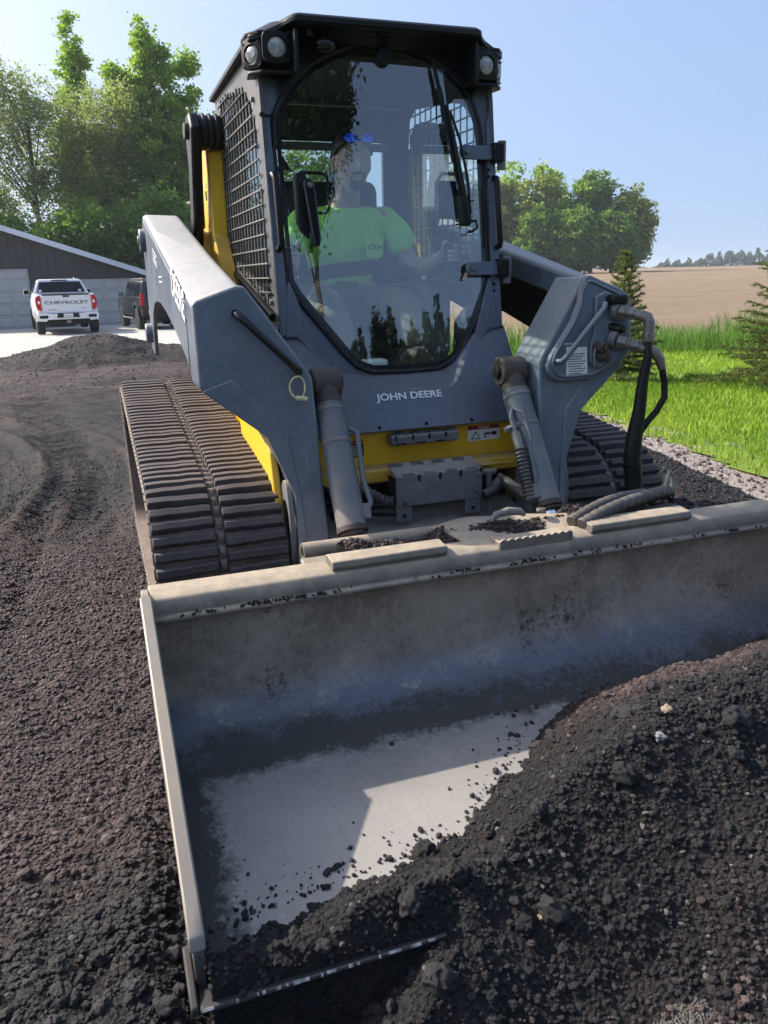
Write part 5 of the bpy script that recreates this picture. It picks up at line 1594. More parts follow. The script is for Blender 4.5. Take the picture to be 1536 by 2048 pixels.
# ---- interior
intr = MB()
intr.box(-.43, .43, .02, 1.02, .930, .950)                       # floor
ic = intr.build('cab_floor', M_int, cabf)
MB().box(-.43, .43, .20, 1.04, 2.085, 2.105).build('headliner', M_int, cabf, .01)
rw = MB()
ro = [(-.44, .95), (.44, .95), (.44, 2.08), (-.44, 2.08)]; ri = [(-.34, 1.55), (.34, 1.55), (.34, 1.93), (-.34, 1.93)]
rw.loft([[(x, 1.03, z) for x, z in ro], [(x, 1.03, z) for x, z in ri], [(x, 1.06, z) for x, z in ri], [(x, 1.06, z) for x, z in ro]], True, False)
rwall = rw.build('rear_wall', M_int, cabf, .004)
MB().add([(x, 1.045, z) for x, z in ri], [(0, 1, 2, 3)]).build('rear_window', M_sideglass, rwall)
MB().prism_y([(-.20, 1.795), (-.13, 1.795), (-.165, 1.86)], 1.02, 1.026).build('window_decal', M_rust, rwall)
MB().box(-.36, .36, 1.0, 1.028, 1.885, 1.92).build('window_rail', M_intl, rwall, .004)
for s in (-1, 1):
    MB().box(s * .435, s * .30, .42, .98, .95, 1.27).build('side_console', M_intl if s > 0 else M_int, cabf, .02)
    MB().box(s * .41, s * .33, .22, .62, 1.255, 1.285).build('armrest', M_seat, cabf, .012)
    js = MB().tube([(s * .345, .27, 1.28), (s * .345, .255, 1.31), (s * .34, .245, 1.345)], [.032, .026, .014], 14).tube([(s * .34, .245, 1.34), (s * .34, .235, 1.40), (s * .338, .232, 1.43)], [.016, .021, .018], 14).build('joystick', M_int, cabf, 0, 60)
    for k in range(4): MB().cyl((s * .345, .265, 1.285 + .012 * k), (s * .345, .263, 1.291 + .012 * k), .036 - .004 * k, 16).build('boot_ring', M_int, js, .002)
sb = MB().prism_x([(.50, 1.10), (.56, 1.16), (.98, 1.14), (1.0, 1.06), (.55, 1.04)], -.25, .25).build('seat', M_seat, cabf, .03, 40, 3)
MB().prism_x([(.84, 1.14), (.80, 1.40), (.80, 1.70), (.86, 1.74), (.92, 1.70), (.94, 1.14)], -.23, .23).build('backrest', M_seat, sb, .03, 40, 3)
MB().box(-.22, .22, .6, .95, .95, 1.05).build('seat_base', M_int, sb, .01)
# lap bar across the operator
LB = [(-.315, .62, 1.42), (-.325, .30, 1.33), (-.31, .20, 1.30), (-.20, .16, 1.325), (-.05, .15, 1.335), (.06, .15, 1.33), (.15, .17, 1.305)]
bar = MB()
rr_ = []
for p in LB[2:]:
    x, y, z = p
    rr_.append([(x, y - .022, z + .030), (x, y + .022, z + .034), (x, y + .026, z - .020), (x, y - .026, z - .024)])
bar.loft(rr_)
bar.tube(LB[:3], .016, 10)
bar.build('lap_bar', M_black, cabf, .006, 40)
mo = MB().box(.262, .355, .16, .185, 1.52, 1.665).build('monitor', M_black, cabf, .015)
MB().tube([(.25, .17, 1.56), (.252, .165, 1.66), (.275, .16, 1.69), (.37, .16, 1.69), (.385, .165, 1.66)], .007, 8).build('monitor_guard', M_intl, mo, 0, 60)
for s in (-1, 1):
    MB().prism_x([(.10, .95), (.06, 1.10), (.10, 1.18), (.20, 1.12), (.22, .95)], s * .43, s * .34).build('footwell_trim', M_int, cabf, .015)
MB().cyl((.245, .13, 1.12), (.232, .05, 1.37), .0022, 6).cyl((.215, .05, 1.365), (.25, .05, 1.372), .002, 6).build('antenna', M_black, cabf)
MB().box(-.12, -.02, .02, .10, .955, .99).build('paper_towel', M_decalw, cabf, .01)
# ================================================================== operator
M_skin = simple('skin', (.46, .33, .265), .5, 0, .12, 25, .1, 120)
M_shirt = simple('hi_vis_cotton', (.42, .98, .14), .8, 0, .08, 18, .25, 30)
M_trous = simple('tan_trousers', (.155, .14, .095), .85, 0, .15, 20, .3, 40)
M_hair = simple('dark_hair', (.035, .025, .02), .6, 0, .3, 60)
M_boot = simple('boot_leather', (.06, .04, .03), .6, 0, .3, 30)


def skinned(name, verts, edges, radii, mat, parent, root=0, sub=2, keep=False):
    me = bpy.data.meshes.new(name)
    me.from_pydata(verts, edges, [])
    o = bpy.data.objects.new(name, me); COL.objects.link(o)
    sk = o.modifiers.new('skin', 'SKIN'); sk.use_smooth_shade = True; sk.branch_smoothing = .6
    for i, v in enumerate(me.skin_vertices[0].data):
        r = radii[i]
        v.radius = r if isinstance(r, tuple) else (r, r)
        v.use_root = (i == root)
    sb_ = o.modifiers.new('sub', 'SUBSURF'); sb_.levels = sub; sb_.render_levels = sub
    dg = bpy.context.evaluated_depsgraph_get(); dg.update()
    m2 = bpy.data.meshes.new_from_object(o.evaluated_get(dg))
    bpy.data.objects.remove(o)
    m2.name = name
    m2.materials.clear(); m2.materials.append(mat)
    m2.shade_smooth()
    o = bpy.data.objects.new(name, m2); COL.objects.link(o)
    if parent is not None: setpar(o, parent)
    return o


class SK:
    def __init__(s): s.v = []; s.e = []; s.r = []
    def add(s, p, r, to=None):
        s.v.append(p); s.r.append(r)
        if to is not None: s.e.append((to, len(s.v) - 1))
        return len(s.v) - 1
    def chain(s, start, pts):
        k = start
        for p, r in pts: k = s.add(p, r, k)
        return k


person = thing('person', (0, .70, 1.15), 'seated operator in bright green t-shirt and tan trousers holding the joysticks inside the cab', 'person')
b = SK()
pel = b.add((0, .72, 1.23), (.13, .09))
ab = b.add((0, .69, 1.34), (.115, .085), pel)
che = b.add((0, .62, 1.49), (.115, .085), ab)
nb = b.add((0, .575, 1.61), (.062, .058), che)
b.chain(nb, [((0, .545, 1.66), .058), ((0, .52, 1.72), .058)])
for s in (-1, 1):
    sh = b.add((s * .170, .60, 1.565), .050, che)
    el = b.chain(sh, [((s * .240, .575, 1.465), .047), ((s * .285, .53, 1.335), .046), ((s * .315, .40, 1.345), .041), ((s * .335, .31, 1.375), .030)])
    pm = b.add((s * .345, .265, 1.395), (.030, .022), el)
    # four fingers closed round the grip, thumb along its side
    for k in range(4):
        z = 1.418 - k * .017
        x = s * .345
        b.chain(pm, [((x + s * .026, .245, z), .0095), ((x + s * .022, .212, z - .002), .0088), ((x - s * .004, .198, z - .004), .0082), ((x - s * .026, .212, z - .005), .0072)][0:4] if k else [((x + s * .025, .245, z), .0095), ((x + s * .020, .212, z), .0088), ((x - s * .006, .200, z), .0080)])
    b.chain(pm, [((s * .322, .255, 1.412), .0115), ((s * .310, .228, 1.428), .0100), ((s * .318, .208, 1.440), .0085)])
    b.chain(pel, [((s * .09, .66, 1.20), .092), ((s * .15, .40, 1.185), .070), ((s * .165, .27, 1.165), .060), ((s * .16, .20, 1.06), .050), ((s * .155, .16, 1.00), .040)])
body = skinned('body', b.v, b.e, b.r, M_skin, None, 0, 2)


# head sculpted on a fine sphere grid, then joined to the body mesh
def head_mesh(cx, cy, cz):
    nu, nv = 96, 80
    V = []
    for i in range(nv + 1):
        th = math.pi * i / nv
        for k in range(nu):
            ph = 2 * math.pi * k / nu
            d = Vector((math.sin(th) * math.sin(ph), -math.sin(th) * math.cos(ph), math.cos(th)))   # ph=0 faces -Y
            f = max(0, -d.y)
            rx, ry, rz = .078, .100, .122
            p = Vector((d.x * rx, d.y * ry, d.z * rz))
            z = p.z; x = p.x
            if z < -.01:                                    # jaw narrows
                t_ = min(1, (-.01 - z) / .11)
                p.x *= 1 - .34 * t_ ** 1.4
                if d.y > 0: p.y *= 1 - .35 * t_
            if d.y < 0: p.y *= .96

            def g(x0, z0, sx, sz): return math.exp(-((x - x0) / sx) ** 2 - ((z - z0) / sz) ** 2)
            if d.y < -.1:
                p.y -= .024 * g(0, -.030, .011, .020) + .012 * g(0, -.008, .008, .02)       # nose
                p.y += .011 * (g(.031, .006, .016, .010) + g(-.031, .006, .016, .010))        # eye sockets
                p.y -= .006 * (g(.03, .026, .026, .008) + g(-.03, .026, .026, .008))           # brow
                p.y -= .006 * (g(0, -.060, .022, .006) + g(0, -.072, .020, .006)) - .005 * g(0, -.066, .022, .0025)   # lips
                p.y -= .010 * g(0, -.100, .022, .016)                                           # chin
                p.y -= .004 * (g(.045, -.03, .02, .02) + g(-.045, -.03, .02, .02))
                for e in (-.031, .031):
                    rr = math.hypot((x - e) / .013, (z - .004) / .007)
                    if rr < 1: p.y -= .006 * (1 - rr * rr)
            V.append((cx + p.x, cy + p.y, cz + p.z))
    F = []
    for i in range(nv):
        for k in range(nu):
            F.append((i * nu + k, i * nu + (k + 1) % nu, (i + 1) * nu + (k + 1) % nu, (i + 1) * nu + k))
    return V, F


HX, HY, HZ = 0.0, .475, 1.765
hv, hf = head_mesh(HX, HY, HZ)
ear = MB()
for s in (-1, 1): ear.ball((HX + s * .078, HY + .012, HZ - .008), .030, .35, .6, 1.0)
bm = bmesh.new(); bm.from_mesh(body.data)
for VV, FF in ((hv, hf), (ear.v, ear.f)):
    vl = [bm.verts.new(v) for v in VV]
    for f in FF:
        try: bm.faces.new([vl[i] for i in f])
        except ValueError: pass
bmesh.ops.remove_doubles(bm, verts=bm.verts, dist=1e-5)
bmesh.ops.recalc_face_normals(bm, faces=bm.faces)
bm.to_mesh(body.data); bm.free(); body.data.shade_smooth()
setpar(body, person)


def shell(cond, off, name, mat):
    keep = [i for i, v in enumerate(hv) if cond(v[0] - HX, v[1] - HY, v[2] - HZ)]
    ks = set(keep)
    V = []
    for v in hv:
        d = Vector(v) - Vector((HX, HY + .01, HZ)); V.append(Vector(v) + d.normalized() * off)
    F = [f for f in hf if all(i in ks for i in f)]
    mb = MB(); mb.add(V, F)
    o = mb.build(name, mat, person, 0, 80)
    md = o.modifiers.new('thick', 'SOLIDIFY'); md.thickness = off * .8; md.offset = -1
    return o


shell(lambda x, y, z: z > .048 - .10 * (y + .06) / .14 and not (abs(x) > .06 and -.02 < y < .03 and z < .02), .012, 'hair', M_hair)
shell(lambda x, y, z: y < -.04 and ((-.058 < z < -.046 and abs(x) < .030) or (-.120 < z < -.079 and abs(x) < .028) or (.021 < abs(x) < .031 and -.09 < z < -.05)), .003, 'beard', M_hair)
M_blue = simple('blue_mirror_lens', (.01, .12, .95), .08, .6, .2, 30)
for s in (-1, 1):
    MB().loft([[(HX + s * (.036 + .026 * math.cos(a)), HY - .112 + .016 * abs(math.cos(a)) + .25 * .016 * math.sin(a) - o_, HZ + .078 + .017 * math.sin(a) + o_ * .0) for a in [2 * math.pi * k / 16 for k in range(16)]] for o_ in (0, .003)]).build('sunglass_lens', M_blue, person, 0)
MB().tube([(HX - .088, HY + .02, HZ + .065), (HX - .066, HY - .074, HZ + .088), (HX - .02, HY - .098, HZ + .095), (HX, HY - .099, HZ + .093), (HX + .02, HY - .098, HZ + .095), (HX + .066, HY - .074, HZ + .088), (HX + .088, HY + .02, HZ + .065)], .0035, 8).build('sunglass_frame', M_black, person, 0, 60)
# t-shirt
t = SK()
p0 = t.add((0, .72, 1.215), (.172, .130))
p1 = t.add((0, .69, 1.34), (.165, .130), p0)
p2 = t.add((0, .61, 1.50), (.172, .125), p1)
p3 = t.add((0, .575, 1.60), (.105, .085), p2)
for s in (-1, 1):
    sh = t.add((s * .178, .60, 1.570), .080, p2)
    t.chain(sh, [((s * .238, .580, 1.475), .074), ((s * .275, .555, 1.395), .076)])
shirt = skinned('shirt', t.v, t.e, t.r, M_shirt, person, 1, 3)
# cloth folds
bm = bmesh.new(); bm.from_mesh(shirt.data)
bm.normal_update()
for v in bm.verts:
    c = v.co
    f = math.sin(c.x * 46 + c.z * 16 + 2 * math.sin(c.z * 21)) * .5 + math.sin(c.z * 52 + c.x * 21 + math.sin(c.x * 40)) * .5
    v.co += v.normal * .0055 * f
bm.to_mesh(shirt.data); bm.free()
MB().prism_y([(.055, 1.475), (.135, 1.468), (.132, 1.385), (.095, 1.375), (.058, 1.388)], .478, .489, lambda z: -.10 * (1.42 - z) * -1.0 + .0).build('pocket', M_shirt, person, .003)
text_mesh('CRW', .026, 'shirt_print', M_decalk, person, (.095, .470, 1.425), (1, .0, 0), (0, 0.1, 1), 1.1, .0006)
# trousers and boots
q = SK()
r0 = q.add((0, .72, 1.19), (.165, .10))
for s in (-1, 1):
    k = q.chain(r0, [((s * .10, .62, 1.185), .098), ((s * .16, .40, 1.185), .084), ((s * .175, .255, 1.160), .076), ((s * .168, .19, 1.08), .070), ((s * .16, .16, 1.00), .062)])
tr_ = skinned('trousers', q.v, q.e, q.r, M_trous, person, 0, 2)
for s in (-1, 1):
    MB().loft([[(s * .155 + x * .045, y, .955 + z * .07) for x, z in ((-1, 0), (1, 0), (1, .6), (.5, 1), (-.5, 1), (-1, .6))] for y in (.07, .10, .24, .26)]).build('boot', M_boot, person, .012, 50, 3)
# ================================================================== garage
GY = 36.0
GZ = float(T(0, 36)) - .02
M_siding = simple('charcoal_siding', (.060, .055, .052), .55, 0, .12, 4, .1, 30)
M_trim = simple('white_trim', (.62, .66, .70), .5, 0, .05, 6)
M_gdoor = simple('garage_door_paint', (.42, .415, .40), .55, 0, .04, 5)
M_roofm = simple('metal_roof', (.10, .10, .105), .45, .2, .15, 3)
garage = thing('garage', (-2, GY + 5, GZ), 'long charcoal metal garage with low gable roof and two pale overhead doors', 'building')
RIDGE_X, RIDGE_Z = -9.0, 5.19
EAVE_X = 2.05


def gable(x):
    return RIDGE_Z - abs(x - RIDGE_X) * .34


wall = MB().prism_y([(-20.9, GZ), (1.95, GZ), (1.95, gable(1.95) - .06), (RIDGE_X, RIDGE_Z - .08), (-20.9, gable(-20.9) - .06)], GY + .06, GY + 12).build('wall', M_siding, garage)
DL = (-8.6, -3.42, GZ, GZ + 2.50)     # left door
DR = (-1.75, 1.60, GZ, GZ + 2.02)
xx = -20.9
while xx < 1.85:
    x1 = xx + .30
    z0 = GZ
    for d in (DL, DR):
        if x1 > d[0] - .02 and xx < d[1] + .02: z0 = d[3] + .06
    za, zb = gable(xx) - .10, gable(x1) - .10
    if max(za, zb) - z0 > .05:
        m_ = MB()
        for (a, bb, dp) in ((0, .235, .02), (.235, .30, -.045)):
            xa, xb = xx + a, xx + bb
            m_.add([(xa, GY + dp, z0), (xb, GY + dp, z0), (xb, GY + dp, gable(xb) - .10), (xa, GY + dp, gable(xa) - .10), (xa, GY + .06, z0), (xb, GY + .06, z0), (xb, GY + .06, gable(xb) - .10), (xa, GY + .06, gable(xa) - .10)],
                   [(0, 1, 2, 3), (0, 4, 5, 1), (1, 5, 6, 2), (2, 6, 7, 3), (3, 7, 4, 0)])
        m_.build('siding_panel', M_siding, garage)
    xx = x1
for s in (0, 1):   # roof halves and white rake trim
    xe = EAVE_X if s == 0 else 2 * RIDGE_X - EAVE_X
    rz_, ez_ = RIDGE_Z, gable(EAVE_X)
    roof_ = MB().loft([[(RIDGE_X, y, rz_), (xe, y, ez_), (xe, y, ez_ + .10), (RIDGE_X, y, rz_ + .10)] for y in (GY - .35, GY + 12.3)]).build('roof', M_roofm, garage)
    MB().loft([[(RIDGE_X, y, rz_ - .12), (xe, y, ez_ - .12), (xe, y, ez_ + .11), (RIDGE_X, y, rz_ + .11)] for y in (GY - .39, GY - .352)]).build('rake_trim', M_trim, roof_, .005)


def gdoor(d, rows, cols):
    x0, x1, z0, z1 = d
    dr = MB().box(x0, x1, GY + .015, GY + .058, z0, z1).build('overhead_door', M_gdoor, garage)
    for s_ in ((x0 - .07, x0, z0, z1 + .06), (x1, x1 + .07, z0, z1 + .06), (x0, x1, z1, z1 + .06)):
        MB().box(s_[0], s_[1], GY - .03, GY + .05, s_[2], s_[3]).build('door_trim', M_siding, dr)
    ph, pw = (z1 - z0) / rows, (x1 - x0) / cols
    pm = MB()
    a, b_, c = pw * .40, ph * .34, .035
    pm.loft([[(-a, 0, -b_), (a, 0, -b_), (a, 0, b_), (-a, 0, b_)], [(-a + .03, -.035, -b_ + .03), (a - .03, -.035, -b_ + .03), (a - .03, -.035, b_ - .03), (-a + .03, -.035, b_ - .03)]])
    tmp = pm.build('panel', M_gdoor, None, 0, 20)
    me = tmp.data; bpy.data.objects.remove(tmp)
    sec = MB().box(x0 + .01, x1 - .01, -.012, .0, -ph / 2 + .012, ph / 2 - .012)
    for r in range(rows):
        MB().box(x0 + .01, x1 - .01, GY + .002, GY + .014, z0 + r * ph + .010, z0 + (r + 1) * ph - .010).build('door_section', M_gdoor, dr, .004)
        for k in range(cols):
            o = bpy.data.objects.new('panel', me); COL.objects.link(o)
            setpar(o, dr); o.matrix_basis = Matrix.Translation((x0 + (k + .5) * pw, GY + .0015, z0 + (r + .5) * ph))
    return dr


gdoor(DL, 5, 7)
gdoor(DR, 4, 5)

# ================================================================== vehicles
M_white = simple('white_car_paint', (.74, .75, .76), .25, 0, .02, 5, spec=.6)
M_darkp = simple('dark_car_paint', (.022, .026, .032), .22, 0, .1, 5, spec=.6)
M_tyre = simple('tyre_rubber', (.016, .016, .016), .8, 0, .2, 20, .2, 60)
M_rim = simple('wheel_alloy', (.28, .28, .29), .35, .7, .1, 10)
M_tail = simple('tail_lamp_red', (.50, .012, .025), .2, 0, .15, 20)
M_autog = simple('privacy_glass', (.010, .014, .020), .08, 0, .1, 5, spec=.22)
M_under = simple('underbody', (.012, .012, .012), .8)
M_lett = simple('grey_letters', (.10, .105, .115), .5)


def frame(root_loc, rz):
    return Matrix.Translation(Vector(root_loc)) @ Matrix.Rotation(rz, 4, 'Z')


class LMB(MB):
    """mesh builder in a vehicle's own frame: x right, y forward (away), z up"""
    def __init__(s, M): super().__init__(); s.M = M
    def build(s, *a, **k):
        s.v = [tuple(s.M @ Vector(p)) for p in s.v]
        return super().build(*a, **k)


def wheel(M, x, y, r, w, par, nm='wheel'):
    s = 1 if x > 0 else -1
    sec = [(.62, -.5), (.80, -.5), (.95, -.46), (1.0, -.36), (1.0, .36), (.95, .46), (.80, .5), (.62, .5)]
    rings = []
    for rr, t in sec: rings.append([(x + s * t * w, y + r * rr * math.cos(a), r + r * rr * math.sin(a)) for a in [2 * math.pi * k / 28 for k in range(28)]])
    mb = LMB(M); mb.loft(rings)
    wh = mb.build(nm, M_tyre, par, 0, 40)
    rm = LMB(M)
    rm.loft([[(x + s * t * w, y + r * q * math.cos(a), r + r * q * math.sin(a)) for a in [2 * math.pi * k / 28 for k in range(28)]] for q, t in ((.62, .48), (.56, .40), (.2, .38), (.15, .46))])
    rm.build('rim', M_rim, wh, 0, 40)
    return wh


# --- white pickup
TY = 27.7
troot = (-1.83, TY, float(T(-1.8, TY)) - .01)
trz = math.radians(5.5)
truck = thing('pickup_truck', troot, 'white crew cab pickup truck parked facing the garage, seen from behind', 'truck', rz=trz)
Mt = frame(troot, trz)


def L(): return LMB(Mt)


# lower body: lofted cross sections front to back
def sect(y, hw, z0, zb, zt, tuck=.04):
    return [(-hw + tuck, y, z0), (hw - tuck, y, z0), (hw, y, z0 + .15), (hw, y, zb), (hw - .04, y, zt), (-hw + .04, y, zt), (-hw, y, zb), (-hw, y, z0 + .15)]


tb_ = L().loft([sect(.06, .97, .55, 1.15, 1.36), sect(.5, 1.01, .48, 1.15, 1.37), sect(1.9, 1.0, .45, 1.15, 1.37), sect(4.0, 1.0, .42, 1.12, 1.30), sect(4.2, 1.0, .42, 1.10, 1.24), sect(5.6, .98, .42, 1.05, 1.18), sect(5.85, .90, .45, .95, 1.08)]).build('body', M_white, truck, .03, 40, 3)
# bed opening and tailgate
L().box(-.80, .80, .12, 1.80, 1.355, 1.375).build('bed_cover', M_black, truck)
tg = L().prism_y([(-.80, .74), (.80, .74), (.82, 1.30), (.80, 1.345), (-.80, 1.345), (-.82, 1.30)], .015, .065).build('tailgate', M_white, truck, .02, 40, 3)
L().prism_y([(-.70, .98), (.70, .98), (.72, 1.24), (-.72, 1.24)], .004, .017).build('tailgate_panel', M_white, tg, .012)
L().box(-.78, .78, .006, .02, 1.335, 1.362).build('tailgate_spoiler', M_black, tg, .006)
L().box(-.11, .11, -.004, .02, 1.275, 1.325).build('tailgate_handle', M_black, tg, .006)


def ltext(body, size, mat, par, x, y, z, sx=1.0, bold=0.0):
    o_ = Mt @ Vector((x, y, z)); xd = Mt.to_3x3() @ Vector((1, 0, 0))
    return text_mesh(body, size, 'lettering', mat, par, o_, xd, (0, 0, 1), sx, .002, bold=bold)


ltext('CHEVROLET', .15, M_lett, tg, 0, .0005, 1.09, 1.72, .004)
ltext('SILVERADO', .045, M_lett, tg, -.50, .002, .86, 1.2)
ltext('RST', .05, M_lett, tg, .56, .002, .89, 1.2)
for s in (-1, 1):
    tl = L().prism_y([(s * .835, .83), (s * .965, .86), (s * 1.0, 1.02), (s * 1.0, 1.20), (s * .965, 1.31), (s * .83, 1.335)], -.01, .16).build('tail_light', M_tail, truck, .012)
    L().box(s * .86, s * .93, -.014, -.008, 1.06, 1.16).build('reverse_lamp', M_decalw, tl, .003)
    L().prism_x([(.30, .45), (.42, .80), (.66, 1.0), (1.05, 1.0), (1.28, .80), (1.40, .45), (1.30, .45), (1.2, .75), (1.02, .92), (.70, .92), (.50, .75), (.40, .45)], s * .99, s * 1.045).build('fender_flare', M_white, truck, .012)
bp_ = L().prism_y([(-1.0, .50), (-.72, .47), (-.68, .53), (.68, .53), (.72, .47), (1.0, .50), (1.01, .72), (.72, .76), (.45, .72), (-.45, .72), (-.72, .76), (-1.01, .72)], -.12, .06).build('rear_bumper', M_white, truck, .02, 40, 3)
L().prism_y([(-.38, .585), (.38, .585), (.34, .735), (-.34, .735)], -.124, -.116).build('plate_recess', M_black, bp_, .004)
pl_ = L().box(-.155, .155, -.130, -.123, .60, .72).build('license_plate', M_decalw, bp_, .003)
ltext('DW 88151', .055, M_lett, pl_, 0, -.132, .65)
for s in (-1, 1): L().prism_y([(s * .66, .575), (s * .93, .575), (s * .93, .675), (s * .66, .675)], -.126, -.115).build('bumper_step', M_black, bp_, .01)
L().box(-.07, .07, -.16, .1, .40, .52).cyl((0, -.14, .46), (0, -.20, .46), .03, 12).build('tow_hitch', M_zinc, truck, .008)
L().box(-.75, .75, .2, 5.4, .34, .50).box(-.55, -.2, .25, .8, .30, .45).build('chassis', M_under, truck)
# cab
cb = L().loft([[(-.96, 1.95, 1.33), (.96, 1.95, 1.33), (.96, 4.25, 1.26), (-.96, 4.25, 1.26)], [(-.945, 1.97, 1.42), (.945, 1.97, 1.42), (.95, 4.1, 1.36), (-.95, 4.1, 1.36)], [(-.76, 2.18, 1.83), (.76, 2.18, 1.83), (.75, 3.45, 1.83), (-.75, 3.45, 1.83)], [(-.68, 2.26, 1.885), (.68, 2.26, 1.885), (.66, 3.30, 1.89), (-.66, 3.30, 1.89)]]).build('cabin', M_white, truck, .03, 40, 3)
rw_ = L().loft([[(-.83, 1.945, 1.42), (.83, 1.945, 1.42), (.70, 2.130, 1.79), (-.70, 2.130, 1.79)], [(-.83, 2.02, 1.42), (.83, 2.02, 1.42), (.70, 2.2, 1.79), (-.70, 2.2, 1.79)]]).build('rear_window', M_autog, cb, .01)
for xs_ in ((-.76, -.66), (.60, .70)):
    L().box(xs_[0], xs_[1], 1.945, 1.953, 1.44, 1.52, None).build('window_sticker', M_decalw, rw_)
L().box(-.28, .28, 2.13, 2.17, 1.825, 1.865).build('brake_light', M_autog, cb, .01)
for s in (-1, 1):
    for ya, yb_, za in ((2.18, 2.95, 0), (3.02, 3.85, .1)):
        L().loft([[(s * .952, ya, 1.42), (s * .952, yb_ + za, 1.40), (s * .785, yb_ - .28 * (za > 0), 1.79), (s * .785, ya + .13 * (za == 0), 1.79)], [(s * .90, ya, 1.42), (s * .90, yb_ + za, 1.40), (s * .75, yb_ - .28 * (za > 0), 1.78), (s * .75, ya + .13 * (za == 0), 1.78)]]).build('side_window', M_autog, cb, .004)
    mi = L().box(s * 1.02, s * 1.22, 3.86, 3.98, 1.33, 1.52).build('side_mirror', M_white if s > 0 else M_white, truck, .03, 40, 3)
    L().box(s * 1.035, s * 1.205, 3.852, 3.864, 1.345, 1.505).build('mirror_glass', M_autog, mi, .004)
    L().cyl((s * .95, 3.9, 1.36), (s * 1.05, 3.92, 1.38), .03, 10).build('mirror_arm', M_black, mi)
    L().box(s * .952, s * .975, 2.3, 2.5, 1.10, 1.14).box(s * .952, s * 1.01, 3.2, 3.4, 1.10, 1.14).build('door_handle', M_white, truck, .006)
    wheel(Mt, s * .90, .86, .41, .28, truck); wheel(Mt, s * .90, 4.62, .41, .28, truck)
L().tube([(.55, 2.6, 1.88), (.55, 2.66, 1.95)], [.03, .008], 8).build('roof_antenna', M_white, truck)

# --- dark boxy SUV
SY = 28.6
sroot = (1.62, SY, float(T(1.6, SY)) - .01)
srz = math.radians(9.0)
suv = thing('suv', sroot, 'dark boxy suv parked by the garage, partly hidden behind the loader arm', 'suv', rz=srz)
Mt = frame(sroot, srz)
L().loft([sect(.08, .92, .55, 1.05, 1.18), sect(.4, .95, .50, 1.08, 1.2), sect(3.0, .95, .48, 1.08, 1.2), sect(4.3, .93, .48, 1.02, 1.15), sect(4.5, .88, .5, .95, 1.05)]).build('body', M_darkp, suv, .03, 40, 3)
cb = L().loft([[(-.90, .12, 1.17), (.90, .12, 1.17), (.90, 3.1, 1.17), (-.90, 3.1, 1.17)], [(-.78, .22, 1.74), (.78, .22, 1.74), (.76, 2.75, 1.76), (-.76, 2.75, 1.76)], [(-.72, .3, 1.80), (.72, .3, 1.80), (.70, 2.6, 1.82), (-.70, 2.6, 1.82)]]).build('cabin', M_darkp, suv, .03, 40, 3)
L().loft([[(-.70, .118, 1.24), (.70, .118, 1.24), (.64, .195, 1.66), (-.64, .195, 1.66)], [(-.70, .16, 1.24), (.70, .16, 1.24), (.64, .24, 1.66), (-.64, .24, 1.66)]]).build('rear_window', M_autog, cb, .01)
for s in (-1, 1):
    for ya, yb_ in ((.35, 1.1), (1.2, 1.95), (2.05, 2.8)):
        L().loft([[(s * .893, ya, 1.24), (s * .893, yb_, 1.24), (s * .80, yb_ - .04, 1.66), (s * .80, ya + .04, 1.66)], [(s * .84, ya, 1.24), (s * .84, yb_, 1.24), (s * .76, yb_ - .04, 1.66), (s * .76, ya + .04, 1.66)]]).build('side_window', M_autog, cb, .004)
    L().box(s * .80, s * .93, .03, .16, .88, 1.30).build('tail_light', M_tail, suv, .015)
    L().box(s * .68, s * .72, .4, 2.4, 1.80, 1.86).build('roof_rail', M_rim, suv, .01)
    mi = L().box(s * .96, s * 1.14, 2.86, 2.96, 1.20, 1.36).build('side_mirror', M_darkp, suv, .025, 40, 3)
    L().box(s * .975, s * 1.125, 2.852, 2.862, 1.215, 1.345).build('mirror_glass', M_rim, mi, .003)
    L().prism_x([(.36, .5), (.48, .82), (.70, .98), (1.05, .98), (1.27, .82), (1.38, .5), (1.28, .5), (1.18, .78), (1.0, .9), (.75, .9), (.57, .78), (.46, .5)], s * .93, s * .99).build('fender_flare', M_under, suv, .012)
    L().tube([(s * .98, 1.3, .42), (s * .99, 1.4, .40), (s * .99, 3.0, .40), (s * .98, 3.1, .42)], .035, 10).build('side_step', M_rim, suv, 0, 60)
    wheel(Mt, s * .82, .87, .41, .28, suv); wheel(Mt, s * .82, 3.72, .41, .28, suv)
bb2 = L().box(-.92, .92, -.05, .14, .50, .74).build('rear_bumper', M_under, suv, .03, 40, 3)
L().box(-.70, -.40, -.056, -.048, .60, .72).build('license_plate', M_decalw, bb2, .003)
L().box(-.75, .75, .2, 4.3, .34, .52).build('chassis', M_under, suv)
sw_ = L(); sw_.cyl((.1, .06, 1.1), (.1, -.18, 1.1), .36, 28); sw_.build('spare_wheel', M_tyre, suv, .05)
# ================================================================== vegetation
def mat_leaf(name, c0, c1, tr=.45, rough=.55):
    m, nt, b, out = nodes(name)
    at = N(nt, 'ShaderNodeAttribute', attribute_name='tint')
    col = mix(nt, at.outputs['Fac'], c0, c1)
    nt.links.new(col, b.inputs['Base Color']); b.inputs['Roughness'].default_value = rough
    b.inputs['Specular IOR Level'].default_value = .25
    t = N(nt, 'ShaderNodeBsdfTranslucent'); nt.links.new(mix(nt, 1.0, col, (1.0, 1.05, .6), 'MULTIPLY'), t.inputs[0])
    ms = nt.nodes.new('ShaderNodeMixShader'); ms.inputs[0].default_value = tr
    nt.links.new(b.outputs[0], ms.inputs[1]); nt.links.new(t.outputs[0], ms.inputs[2]); nt.links.new(ms.outputs[0], out.inputs[0])
    return m


